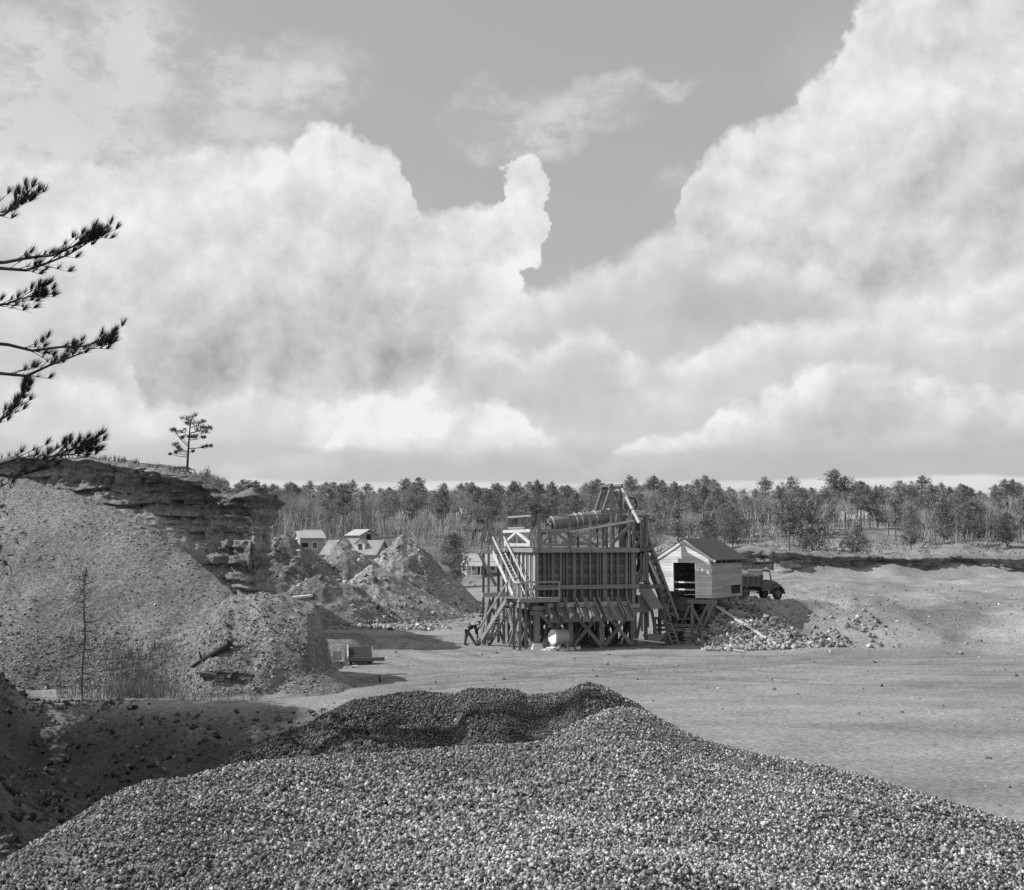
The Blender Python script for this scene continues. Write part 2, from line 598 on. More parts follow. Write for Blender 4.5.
def stones(name, P, size, mat, parent=None, spread=.35, origin=None, bright=0.04, gain=1.0):
    n = len(P)
    s = SHAPES[RNG.integers(0, len(SHAPES), n)]
    v = np.einsum('nij,nkj->nki', rot_mats(n), s) * (np.asarray(size).reshape(-1, 1, 1) * .62) + P[:, None, :]
    f = (_cf[None] + (np.arange(n) * 8)[:, None, None]).reshape(-1, 4)
    t = np.clip(RNG.normal(1.0, spread, n), .35, 2.0)
    t[RNG.random(n) < bright] *= 1.8
    t = t * gain
    return mesh_object(name, v.reshape(-1, 3), f, mat, parent, np.repeat(t, 8), origin)


# ================================================================== THE GROUND
def seg_dist(X, Y, ax, ay, bx, by):
    dx, dy = bx - ax, by - ay
    l2 = dx * dx + dy * dy
    s = np.clip(((X - ax) * dx + (Y - ay) * dy) / l2, 0, 1)
    return np.hypot(X - ax - s * dx, Y - ay - s * dy), s * math.sqrt(l2)


TRUCK_H = Vector((math.cos(R(30)), math.sin(R(30)), 0))     # heading of the truck and of its causeway


def ground_z(X, Y, detail=True):
    X, Y = np.asarray(X, float), np.asarray(Y, float)
    left = np.interp(Y, [0, 104, 125, 150, 190, 240, 300, 400, 900, 3000], [0, 0, .9, 2.6, 4.8, 9.4, 12.6, 16, 17, 10])
    right = np.interp(Y, [0, 67, 69.5, 76.5, 84, 110, 131, 137, 150, 205, 300, 400, 900, 3000], [0, 0, .2, 1.75, 2.25, 2.5, 2.8, 4.9, 5.9, 9.4, 12.8, 16, 17, 10])
    s = sstep(13, 24, X - .02 * (Y - 80))
    z = left * (1 - s) + right * s
    # the causeway that carries the truck up to the shed
    d, t = seg_dist(X, Y, 15.6, 78.6, 15.6 + 11 * TRUCK_H.x, 78.6 + 11 * TRUCK_H.y)
    top = 2.82 - .06 * t
    cw = top - np.maximum(0, d - 2.05) * .82
    z = np.maximum(z, cw)
    # rubble slope in front of the causeway
    ramp = np.clip((Y - 69.2) * .37, 0, 2.7) * sstep(12.2, 14.6, X + .15 * (Y - 70)) * (1 - .9 * sstep(17.0, 21.0, X)) * sstep(81, 78, Y)
    z = np.where(ramp > .01, np.maximum(z, ramp), z)
    # the hollow left of the gravel, below the edge of the road
    edge = 46.0 + .04 * X
    hol = -np.clip((edge - Y) * .60, 0, 3.0) * sstep(-5.5, -9.0, X - .10 * (Y - 40)) * sstep(24, 33, Y)
    z = z + hol
    # the bank that closes the yard on the left, beyond the picture's edge
    run = -(X + .435 * Y)
    bank = np.clip(run * .85, 0, 7.5) * sstep(16, 30, Y) * sstep(53, 44, Y)
    z = np.where(bank > .01, np.maximum(z, bank + hol), z)
    near = np.clip((-(X) - 7.5 - .22 * (Y - 20)) * .30, 0, 1.3) * sstep(14, 20, Y) * sstep(44, 34, Y)
    z = z + near
    # high ground behind the cliff
    xc = np.interp(Y, [71, 76, 80, 86, 92, 110], [-16.4, -16.9, -18.2, -21, -25, -34]) - .9
    hg = np.clip((xc - X) * 2.2, 0, 9.3) * sstep(72.6, 74.2, Y) * sstep(125, 105, Y)
    z = np.where(hg > .01, np.maximum(z, hg), z)
    if detail:
        far = sstep(90, 160, Y)
        z = z + fbm(X * .10, Y * .10, 1.0, 4) * (.10 + .9 * far) + fbm(X * .6, Y * .6, 4.0, 4) * (.05 + .10 * far)
        # wheel ruts of the yard
        q = np.hypot(X + 4, (Y - 95) * 1.0)
        z = z + .035 * np.sin(q * 2.4) * fbm(X * .12, Y * .12, 8.0, 2) * sstep(100, 80, Y)
        rough = np.maximum(sstep(.3, 1.0, -hol), np.maximum(sstep(.2, 1.5, bank), sstep(.2, 1.2, near)))
        z = z + rough * (fbm(X * .8, Y * .8, 2.0, 5) * .45 + np.abs(fbm(X * 1.7, Y * 1.7, 6.0, 3)) * .35)
        rt_ = sstep(14, 22, X) * sstep(66, 72, Y)
        z = z + rt_ * (fbm(X * .30, Y * .22, 21.0, 5) * .55 + np.abs(fbm(X * .9, Y * .9, 22.0, 4)) * .40)
        cwm = sstep(-.6, .1, cw) * sstep(2.3, 3.0, d)
        z = z + cwm * fbm(X * 1.3, Y * 1.3, 5.0, 4) * .28
    return z


def gz(x, y):
    return float(ground_z(np.array([x]), np.array([y]))[0])


def axis(parts):
    return np.unique(np.concatenate([np.arange(a, b, s) for a, b, s in parts]))


def height_mesh(name, xs, ys, Z, mat, tint=None, origin=None, keep=None):
    nx, ny = len(xs), len(ys)
    XX, YY = np.meshgrid(xs, ys)
    v = np.stack([XX, YY, Z], -1).reshape(-1, 3)
    i = np.arange(nx * ny).reshape(ny, nx)
    f = np.stack([i[:-1, :-1], i[:-1, 1:], i[1:, 1:], i[1:, :-1]], -1).reshape(-1, 4)
    if keep is not None:
        k = keep.reshape(-1)
        f = f[k[f].any(1)]
        used = np.unique(f)
        mp = np.full(nx * ny, -1)
        mp[used] = np.arange(len(used))
        v, f = v[used], mp[f]
        if tint is not None:
            tint = tint.reshape(-1)[used]
    return mesh_object(name, v, f, mat, None, None if tint is None else tint.reshape(-1), origin, smooth=True)


xs = axis([(-2500, -300, 100), (-300, -60, 8), (-60, -24, .8), (-24, 30, .4), (30, 70, .8), (70, 300, 8), (300, 2600, 100)])
ys = axis([(-60, 10, 5), (10, 26, 1), (26, 92, .4), (92, 150, .9), (150, 330, 3), (330, 700, 30), (700, 3000, 200)])
XX, YY = np.meshgrid(xs, ys)
ZZ = ground_z(XX, YY)
def track_mask(X, Y):
    m_ = np.zeros_like(X)
    for k, pts in enumerate(([(46, 47), (26, 52), (10, 55), (0, 57), (-5, 60), (-7.5, 66), (-8, 74), (-7, 86), (-5, 100)], [(48, 54), (28, 57), (12, 59.5), (3, 61), (-2, 64), (-4.5, 70), (-6, 78), (-8, 90)], [(40, 62), (24, 62.5), (12, 63), (2, 60), (-6, 55), (-14, 50), (-24, 48.5)],
                             [(44, 58), (30, 60.5), (16, 65), (8, 65.5), (-1, 66.5), (-4, 72), (-9, 80)], [(46, 66), (30, 65.5), (18, 63.5), (6, 57.5), (-4, 52), (-12, 48.8), (-26, 47)])):
        for (ax, ay), (bx, by) in zip(pts[:-1], pts[1:]):
            d, _ = seg_dist(X, Y, ax, ay, bx, by)
            d = d + .5 * vnoise(X * .2, Y * .2, k + 2.0)
            m_ = np.maximum(m_, np.exp(-((d - .8) / .26) ** 2) * (.6 + .4 * vnoise(X * .15, Y * .3, k)))
    return np.clip(m_, 0, 1)


# colour: pale packed wheel tracks, loose earth darkened to deepen the shade in the hollow and on the left bank, dry grass on the hill
q_ = np.hypot(XX + 9, (YY - 88) * 1.0)
tr = 1 + .26 * fbm(XX * .05, YY * .20, 3.0, 5) + .10 * fbm(XX * .5, YY * 1.1, 9.0, 3) + .16 * fbm(q_ * .9, np.arctan2(YY - 88, XX + 9) * 3.0, 6.0, 4) * sstep(100, 80, YY)
tr = tr * (1 - .16 * sstep(.18, .5, fbm(XX * .09, YY * .30, 33.0, 3)))
tk = np.zeros_like(XX)
sel = (XX > -30) & (XX < 52) & (YY > 40) & (YY < 102)
tk[sel] = track_mask(XX[sel], YY[sel])
ZZ = ZZ - .07 * tk
tr = tr * (1 - .44 * tk)
hill = sstep(150, 190, YY)
tr = tr * (1 - .18 * hill + .45 * hill * fbm(XX * .03, YY * .05, 2.0, 4))
tr = tr * (1 + sstep(15, 24, XX) * sstep(66, 72, YY) * sstep(150, 130, YY) * .5 * fbm(XX * .25, YY * .18, 41.0, 5))
soil_shade = sstep(43.5, 41.5, YY - .04 * XX - 3.2) * sstep(-3.5, -7.0, XX - .10 * (YY - 40))
soil_shade = np.maximum(soil_shade, sstep(-.42, -.47, XX / np.maximum(YY, 1)) * sstep(62, 50, YY))
tr = tr * (1 - .58 * soil_shade * (1 + .3 * fbm(XX * .7, YY * .7, 3.0, 4)))
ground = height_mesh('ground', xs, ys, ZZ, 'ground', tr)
tag(ground, kind='structure')

# ------------------------------------------------------------------ the gravel in front
light_px = [(-160, 960, 13), (-40, 880, 13.5), (71, 812, 15), (101, 792, 15.6), (145, 774, 16.4), (186, 770, 17), (236, 757, 18), (300, 750, 19), (340, 748, 19.5), (401, 746, 20), (457, 742, 20), (504, 739, 20),
            (542, 737, 20), (575, 719, 20.8), (604, 706, 21.2), (624, 702, 21.2), (650, 709, 21), (676, 722, 20.8), (713, 735, 20.5), (759, 746, 20.2), (798, 753, 20), (849, 765, 19.5), (876, 772, 19.2), (960, 796, 18.6), (1060, 826, 18), (1250, 900, 17)]
dark_px = [(190, 790, 24), (236, 750, 25), (277, 731, 25.5), (306, 722, 26), (324, 710, 26), (350, 696, 26), (400, 689, 26.3), (419, 688, 26.4), (440, 690, 26.5), (457, 690, 26.4), (469, 684, 26), (516, 684, 26), (527, 690, 26),
           (545, 689, 26), (563, 688, 25.5), (578, 681, 25), (588, 678, 25), (600, 681, 25), (618, 689, 25), (633, 697, 25), (651, 709, 25), (690, 738, 25), (760, 800, 25), (830, 930, 25)]


def crest(tab):
    p = [at(*q) for q in tab]
    t = np.array([q.x / q.y for q in p])
    yy, zz = np.array([q.y for q in p]), np.array([q.z for q in p])
    tt = np.linspace(t[0], t[-1], 240)
    zi = np.interp(tt, t, zz)
    w = np.exp(-np.linspace(-2.2, 2.2, 121) ** 2)
    zi = np.convolve(np.pad(zi, 60, mode='edge'), w / w.sum(), 'valid')
    return t, yy, zz, tt, zi


LC, DC = crest(light_px), crest(dark_px)


def pile(X, Y, C, front, back, bump, seed):
    t = X / np.maximum(Y, 3.0)
    yc, zc = np.interp(t, C[0], C[1]), np.interp(t, C[0], C[2])
    yc = yc + .35 * fbm(X * .5, Y * .1, seed, 2)
    u = yc - Y
    zs = np.interp(t, C[3], C[4])
    zf = zc + (zs - zc) * sstep(.4, 6.5, u)
    z = np.where(u > 0, zf - front * u, zc + back * u)
    # soft round crest
    z = z - .10 * np.exp(-np.abs(u) * 2.2)
    z = z + bump * fbm(X * .42, Y * .42, seed + 3, 4) * np.clip(np.abs(u) * .6, .12, 1)
    return z, u


def gravel(name, mat, C, front, back, bump, seed, ylo, yhi, n, other, smin, smax):
    xs_ = axis([(-16, 16.1, .16)])
    ys_ = axis([(ylo, yhi, .16)])
    X, Y = np.meshgrid(xs_, ys_)
    Z, U = pile(X, Y, C, front, back, bump, seed)
    Zg = ground_z(X, Y, False) - .25
    Zc = np.maximum(Z - .02, Zg)
    keep = (Z > Zg) & ~((X < -.30 * Y - 1.2) if other is not None else (X > 99))
    nx, ny = len(xs_), len(ys_)
    i = np.arange(nx * ny).reshape(ny, nx)
    f = np.stack([i[:-1, :-1], i[:-1, 1:], i[1:, 1:], i[1:, :-1]], -1).reshape(-1, 4)
    f = f[keep.reshape(-1)[f].any(1)]
    used = np.unique(f)
    mp = np.full(nx * ny, -1)
    mp[used] = np.arange(len(used))
    V0, F0 = np.stack([X, Y, Zc], -1).reshape(-1, 3)[used], mp[f]
    # loose stones over it, denser where they show larger
    y = ylo + (yhi - ylo) * RNG.random(n * 4) ** 1.25
    x = (RNG.random(n * 4) * 2 - 1) * np.minimum(.62 * np.maximum(y, 6) + 1.5, 15.8)
    z, u = pile(x, y, C, front, back, bump, seed)
    ok = (z > ground_z(x, y, False) - .05) & (u > -2.2) & ~((x < -.30 * y - 1.2) if other is not None else (x > 99))
    if other is not None:
        zo, uo = other(x, y)
        ok &= z > zo - .10
    x, y, z = x[ok][:n], y[ok][:n], z[ok][:n]
    size = smin + (smax - smin) * RNG.random(len(x)) ** 1.9
    size = size * (1 + .5 * fbm(x * .25 + 9, y * .25, 3.0, 3))
    big = RNG.random(len(x)) < .006
    size[big] *= 1.6
    s = SHAPES[RNG.integers(0, len(SHAPES), len(x))]
    P = np.stack([x, y, z + size * .12], -1)
    v = np.einsum('nij,nkj->nki', rot_mats(len(x)), s) * (size.reshape(-1, 1, 1) * .62) + P[:, None, :]
    fs = (_cf[None] + (np.arange(len(x)) * 8)[:, None, None]).reshape(-1, 4) + len(V0)
    t = np.clip(RNG.normal(1.0, .48, len(x)), .25, 2.4)
    patch = 1 + .50 * fbm(x * .30, y * .30, 12.0, 4)
    t = t * patch * (.66 + .44 * sstep(-4.5, 3.5, x + .8 * fbm(x * .4, y * .4, 2.0, 3)))  # stones darken leftward, painting the weaker light on that side
    t[RNG.random(len(x)) < .02] *= 1.8
    T = np.concatenate([np.full(len(V0), .55), np.repeat(t, 8)])
    o = mesh_object(name, np.concatenate([V0, v.reshape(-1, 3)]), np.concatenate([F0, fs]), mat, None, T, (0, 14, 0))
    return o


p_light = lambda x, y: pile(x, y, LC, .035, .72, .30, 5.0)
p_dark = lambda x, y: pile(x, y, DC, .33, .72, .35, 31.0)
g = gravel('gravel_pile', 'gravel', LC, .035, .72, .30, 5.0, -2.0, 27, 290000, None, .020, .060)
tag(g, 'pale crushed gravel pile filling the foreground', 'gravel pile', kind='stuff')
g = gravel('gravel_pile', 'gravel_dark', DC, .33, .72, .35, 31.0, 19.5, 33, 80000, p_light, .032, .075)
tag(g, 'dark gravel pile behind the pale foreground gravel', 'gravel pile', kind='stuff')

# ------------------------------------------------------------------ the scree and the hummock on the left
sc_x = np.array([-48, -40, -32, -26.5, -23.5, -20.7, -17.4, -14.3, -12.6, -11.0, -9.0])
sc_y = np.array([72, 70, 67.5, 65, 63.5, 62, 59.5, 57, 56, 55, 54])
sc_z = np.array([12.2, 11.8, 11.1, 10.2, 9.2, 7.9, 6.1, 4.25, 3.1, 2.0, .5])


def scree_z(X, Y):
    yc, zc = np.interp(X, sc_x, sc_y), np.interp(X, sc_x, sc_z)
    u = yc - Y
    z = np.where(u > 0, zc - .70 * u, zc + .95 * u)
    z = z - .25 * np.exp(-np.abs(u) * 1.2)
    fan = fbm(X * .35 + .1 * Y, Y * .10, 2.0, 3)
    z = z + .30 * fan + .16 * fbm(X * .9, Y * .9, 6.0, 4)
    # hummock with its eroded end
    top = np.interp(X, [-15.5, -14, -12.4, -11.2, -10.2, -9.6], [3.2, 4.1, 4.15, 3.9, 3.55, 3.3])
    hm = top - np.maximum(0, 53.2 - Y) * 1.05 - np.maximum(0, Y - 55.5) * .9
    hm = hm - np.maximum(0, X + 9.75 + .25 * fbm(Y * .8, Y * .3, 3.0, 3)) * 5.5 - np.maximum(0, -13.5 - X) * .35
    hm = hm + .35 * fbm(X * .8, Y * .8, 15.0, 5) + .15 * np.abs(fbm(X * 2, Y * 2, 1.0, 3))
    sk = np.maximum(-.7, 1.25 - .62 * np.hypot((X + 9.6) / 1.1, (Y - 52.2) / 1.5)) + .12 * fbm(X * 1.5, Y * 1.5, 5.0, 3)
    apron = .9 * sstep(49.5, 53.5, Y) * sstep(-8.6, -10.5, X) - .55 * sstep(49.4, 47.4, Y) + .14 * fbm(X * .9, Y * .9, 8.0, 3)
    return np.maximum(np.maximum(np.maximum(z, hm), sk), apron - .3)


xs2, ys2 = axis([(-50, -30, .4), (-30, -6.4, .16)]), axis([(46.5, 76, .16)])
X2, Y2 = np.meshgrid(xs2, ys2)
Z2 = scree_z(X2, Y2)
G2 = ground_z(X2, Y2, False)
t2 = 1 + .22 * fbm(X2 * .5, Y2 * .25, 20.0, 4)
t2 = t2 * (1 + .55 * sstep(-15.5, -12.5, X2) * sstep(.0, .6, fbm(X2 * .7, Y2 * .7, 40.0, 3) + .25) * sstep(1.2, 3.2, Z2))
sc = height_mesh('scree_slope', xs2, ys2, np.maximum(Z2, G2 - .3), 'scree', t2, (-20, 58, 0), Z2 > G2 - .2)
tag(sc, kind='structure')
n = 60000
x = RNG.uniform(-32, -8.8, n)
y = RNG.uniform(47.5, 66, n)
z = scree_z(x, y)
dens = .15 + .85 * sstep(.0, .45, fbm(x * .16, y * .16, 50.0, 3) + .35 * sstep(62, 52, y))
ok = (z > ground_z(x, y, False) + .05) & (RNG.random(n) < dens)
x, y, z = x[ok], y[ok], z[ok]
st = stones('loose_stones', np.stack([x, y, z], -1), .04 + .13 * RNG.random(len(x)) ** 7, 'scree', origin=(-20, 56, 0), bright=.04, spread=.40, gain=1.4)
tag(st, 'loose stones strewn over the scree on the left', 'loose stones', kind='stuff')


# ------------------------------------------------------------------ cut faces: cliff and far bank
def cliff(name, pts, overhang, seed, ds, mat, rows=56, back=14.0, amp=.5, slump=2.6, tintf=None):
    P = np.array(pts, float)
    seg = np.hypot(np.diff(P[:, 0]), np.diff(P[:, 1]))
    S = np.concatenate([[0], np.cumsum(seg)])
    s = np.arange(0, S[-1], ds)
    px, py = np.interp(s, S, P[:, 0]), np.interp(s, S, P[:, 1])
    k = max(1, int(.8 / ds))
    ker = np.ones(2 * k + 1) / (2 * k + 1)
    px = np.convolve(np.pad(px, k, mode='edge'), ker, 'valid')
    py = np.convolve(np.pad(py, k, mode='edge'), ker, 'valid')
    zt, zf = np.interp(s, S, P[:, 2]), np.interp(s, S, P[:, 3])
    tx, ty = np.gradient(px), np.gradient(py)
    ln = np.hypot(tx, ty)
    nx_, ny_ = ty / ln, -tx / ln
    tal = np.clip((zf - 1.2) / 2.0, 0, 1) if name == 'cliff' else 0 * zf
    prof_v = np.array([-.34, -.12, -.04, 0, .06, .14, .22, .38, .6, .78, .9, 1.0])
    prof_o = np.array([-back, -2.5, -.7, .0, overhang * .6, overhang * .25, -.35, -.25, .05, .45, .45 + slump * .5, .45 + slump])
    v = np.concatenate([np.linspace(-.34, 0, 14), np.linspace(0, 1, rows)[1:]])
    o = np.interp(v, prof_v, prof_o)
    hgt = zt - zf
    V, O = v[:, None], o[:, None] + 0 * s[None]
    v = np.concatenate([v, np.linspace(1, 2, 26)[1:]])
    V = v[:, None]
    O = np.concatenate([O, np.repeat(O[-1:], 25, 0)])
    O = O + np.maximum(V - 1, 0) * (tal * 9.5 + .6)[None]
    o = O
    Z = np.where(V < 0, zt[None] + (-V) * .9 - .02, np.where(V <= 1, zt[None] - V * hgt[None], zf[None] - (V - 1) * (tal * 7.0 + 1.2)[None]))
    slump_n = np.clip(.55 + .9 * fbm(s * .16, s * 0 + 2.0, seed, 3), 0, 1.5)[None]
    bk = np.clip(np.interp(s, [0, S[max(0, len(S) - 14)], S[max(1, len(S) - 11)], S[-1]], [1, 1, .10, .10]) if name == 'cliff' else 1.0 + 0 * s, .05, 1)[None]
    O = np.where(V < -.04, O * np.maximum(bk, .7 / np.maximum(-O, .7) * .9), O)
    O = np.where((V > .7) & (V <= 1), .45 + (O - .45) * slump_n, np.where(V > 1, O - (.45 + slump) + .45 + slump * slump_n, O))
    off = O + 0 * Z
    tal_n = np.clip((V - .75) * 4, 0, 1)
    bx, by = px[None] + nx_[None] * off, py[None] + ny_[None] * off
    along = s[None] + 0 * Z
    lay = Z * 1.9 + .9 * fbm(along * .12, along * 0 + 3.0, seed, 3) + .10 * vnoise(along * 1.1, Z * .8, seed)
    lay = np.where(vnoise(np.floor(lay) * 5.1, along * .05, seed) > .1, np.floor(lay), np.floor(lay * 2) / 2)
    led = vnoise(lay * 7.3, along * .30, seed) * .42 + vnoise(lay * 3.1, along * 1.3, seed + 2) * .26 + vnoise(lay * 4.7, along * 3.6, seed + 5) * .14
    crack = np.exp(-(np.abs(fbm(along * .50, lay * .12, seed + 4, 3)) * 11) ** 2)
    nz = amp * (.45 * fbm(along * .22, Z * .25, seed, 3) + led - .55 * crack + .12 * vnoise(along * 5.5, Z * 5.5, seed) + .14 * fbm(along * 2.0, Z * 2.4, seed + 6, 3))
    wgt = np.clip((V + .05) * 14, .0, 1)
    wgt = wgt * (1 - .55 * tal_n * tal[None])
    bx, by = bx + nx_[None] * nz * wgt, by + ny_[None] * nz * wgt
    Z = Z + .20 * fbm(bx * .9, by * .9, 3 + seed, 5) * (1 + .8 * (V < 0))
    ny2, nx2 = Z.shape
    i = np.arange(nx2 * ny2).reshape(ny2, nx2)
    f = np.stack([i[:-1, :-1], i[1:, :-1], i[1:, 1:], i[:-1, 1:]], -1).reshape(-1, 4)
    strata = 1 + .35 * vnoise(Z * 1.3 + .4 * fbm(bx * .2, by * .2, 0, 2), bx * .04, seed + 9)
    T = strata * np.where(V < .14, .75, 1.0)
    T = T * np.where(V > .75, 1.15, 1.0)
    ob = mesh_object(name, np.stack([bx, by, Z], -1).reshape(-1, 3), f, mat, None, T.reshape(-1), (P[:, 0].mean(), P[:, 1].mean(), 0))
    tag(ob, kind='structure')
    return ob


def cl(px, py, Y, foot):
    q = at(px, py, Y)
    return (q.x, q.y, q.z, foot)


cliff('cliff', [cl(-90, 462, 74, 9.2), cl(-20, 459, 73, 9.3), cl(71, 457, 72, 9.6), cl(100, 460, 71.5, 9.2), cl(130, 464, 71.5, 8.6), cl(165, 471, 71.5, 7.6), cl(190, 476, 71.5, 6.6),
                cl(205, 482, 71.5, 5.6), cl(214, 489, 71.3, 4.6), cl(224, 497, 71, 3.6), cl(234, 494, 70.6, 2.4), cl(246, 489, 70.2, 1.4), cl(255, 487, 70, 1), (-16.35, 70.6, 10.35, .6), (-16.3, 73, 10.2, .3),
                (-16.9, 76, 10.0, .2), (-18.2, 80, 10, .2), (-21, 86, 9.6, .2), (-25, 92, 9.0, .2)], 1.1, 3.0, .12, 'cliff', rows=110, amp=.72, slump=1.6)
cliff('bank', [(24.5, 136, 4.3, 2.0), (26, 134.5, 5.6, 2.0), (29, 134.2, 5.9, 2.0), (33, 133, 5.9, 1.9), (37, 134.5, 5.6, 2.0), (41, 133.4, 5.4, 2.0), (46, 135, 5.3, 2.0), (51, 133.4, 5.2, 2.0), (57, 135, 5.2, 2.0), (62, 133, 5.1, 2.0), (70, 135.5, 5.2, 2.0), (78, 133, 5.2, 2.0), (95, 136, 5.2, 2.0)],
      .9, 8.0, .3, 'cliff', rows=36, back=4.0, amp=1.1, slump=7.5)


# ------------------------------------------------------------------ spoil heaps in the middle distance
def heap(px, py, Y, length, width, ang, label, seed, tail=1.0, craggy=1.0, tint=1.0):
    c = at(px, py, Y)
    h = c.z - gz(c.x, c.y)
    n, m_ = 110, 56
    th = np.linspace(0, 2 * math.pi, n, endpoint=False)[None]
    r = (np.linspace(0, 1, m_) ** .9)[:, None]
    ca, sa = math.cos(ang), math.sin(ang)
    lx = np.where(np.cos(th) > 0, length * tail, length) * np.cos(th) * r
    ly = width * np.sin(th) * r
    x = c.x + lx * ca - ly * sa
    y = c.y + lx * sa + ly * ca
    z = h * (1 - r) ** .93
    rug = fbm(x * .35, y * .35, seed, 4)
    rid = 1 - np.abs(fbm(x * .55, y * .55, seed + 5, 4)) * 2
    env = np.sin(np.clip(r, 0, 1) * math.pi) * .6 + .55 * (1 - r)
    z = z + craggy * (rug * .95 + (rid - .5) * .85 + .35 * fbm(x * 1.6, y * 1.6, seed, 3)) * env
    g_ = ground_z(x, y, False)
    z = g_ + np.where(r > .985, -.4, z)
    i = np.arange(n * m_).reshape(m_, n)
    f = np.stack([i[:-1], i[1:], np.roll(i[1:], -1, 1), np.roll(i[:-1], -1, 1)], -1).reshape(-1, 4)
    T = tint * (1 + .35 * fbm(x * .25, y * .25, seed + 8, 4))
    o = mesh_object('spoil_heap', np.stack([x + 0 * z, y + 0 * z, z], -1).reshape(-1, 3), f, 'spoil', None, T.reshape(-1), (c.x, c.y, gz(c.x, c.y)), smooth=False)
    tag(o, label, 'spoil heap', 'spoil heaps in front of the houses')
    return o


heap(286, 535, 98, 9, 6.0, R(30), 'dark craggy spoil heap nearest the cliff end', 1.0, 1.3, .75, .8)
heap(338, 543, 101, 6, 6.5, R(34), 'long spoil heap whose dark ridge runs down to the right from below the boxy house', 2.0, 1.8, .6, .95)
heap(401, 532, 108, 7, 6.4, R(28), 'tallest spoil heap with a jagged double peak, right of the dormered house', 3.0, 1.2, .85, 1.1)
heap(421, 550, 114, 5.0, 4.6, R(20), 'low spoil heap beside the dark leafy tree', 4.0, 1.3, .8, .95)
heap(372, 566, 99, 6, 5, R(24), 'rounded pebbly spoil heap below the tallest heap', 6.0, 1.5, .5, 1.15)
heap(318, 574, 95, 7, 4.6, R(32), 'low dark ridge of spoil in front of the craggy heap', 7.0, 1.6, .5, .85)
n = 6000
x, y = RNG.uniform(-24, -1.5, n), RNG.uniform(86, 112, n)
ok = RNG.random(n) < .25 + .75 * sstep(0, .3, fbm(x * .25, y * .25, 70, 3))
x, y = x[ok], y[ok]


def spoil_z(x, y):
    dg = bpy.context.evaluated_depsgraph_get()
    z = ground_z(x, y)
    for o in bpy.data.objects:
        if o.name.startswith('spoil_heap'):
            for k in range(len(x)):
                hit, loc, nr, _ = o.ray_cast(Vector((x[k], y[k], 40)) - o.location, Vector((0, 0, -1)))
                if hit:
                    z[k] = max(z[k], loc.z + o.location.z)
    return z


bpy.context.view_layer.update()
st = stones('loose_stones', np.stack([x, y, spoil_z(x, y)], -1), .10 + .42 * RNG.random(len(x)) ** 6, 'spoil', origin=(-12, 100, 0), bright=.05, spread=.4)
tag(st, 'broken stones strewn over the spoil heaps in the middle distance', 'loose stones', kind='stuff')

# pebbles and clods on the yard, in the hollow and over the rough ground on the right
n = 22000
y = 20 + 90 * RNG.random(n) ** 1.4
x = RNG.uniform(-.55, .55, n) * y
hz0 = ground_z(x, y, False)
rough_w = np.where(hz0 < -.2, 1.0, np.where((x < -.36 * y) & (y < 52), .9, np.where((x > 14) & (y > 67), .8, .08)))
ok = RNG.random(n) < rough_w
x, y = x[ok], y[ok]
sz = (.03 + .16 * RNG.random(len(x)) ** 5) * np.clip(y / 45, .5, 1.3)
st = stones('loose_stones', np.stack([x, y, ground_z(x, y)], -1), sz, 'scree', origin=(0, 55, 0), bright=.05, spread=.4, gain=1.3)
tag(st, 'pebbles and clods scattered over the yard, the hollow and the rough ground', 'loose stones', kind='stuff')
n = 26000
x, y = RNG.uniform(-26, -4, n), RNG.uniform(20, 50, n)
hz0 = ground_z(x, y, False)
ok = (hz0 < -.15) | ((x < -.34 * y) & (y < 47.5))
ok &= RNG.random(n) < .45 + .55 * sstep(-.1, .3, fbm(x * .5, y * .5, 61, 3))
x, y = x[ok], y[ok]
sz = .04 + .26 * RNG.random(len(x)) ** 4.5
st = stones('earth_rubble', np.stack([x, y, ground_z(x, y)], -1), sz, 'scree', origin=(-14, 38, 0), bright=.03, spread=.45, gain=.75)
tag(st, 'dark clods and stones covering the shaded hollow at lower left', 'earth rubble', kind='stuff')


# ================================================================== THE STONE CRUSHING PLANT
PO = Vector((1.55, 70.0, 0.0))
PA = R(20)
PU, PW, PZ = Vector((math.cos(PA), math.sin(PA), 0)), Vector((-math.sin(PA), math.cos(PA), 0)), Vector((0, 0, 1))


def pl(u, w, z):
    return PO + PU * u + PW * w + PZ * z


LEN, DEP = 6.85, 5.3
ZB, ZM, ZD = 2.62, 3.95, 6.30        # bin floor, girt, deck


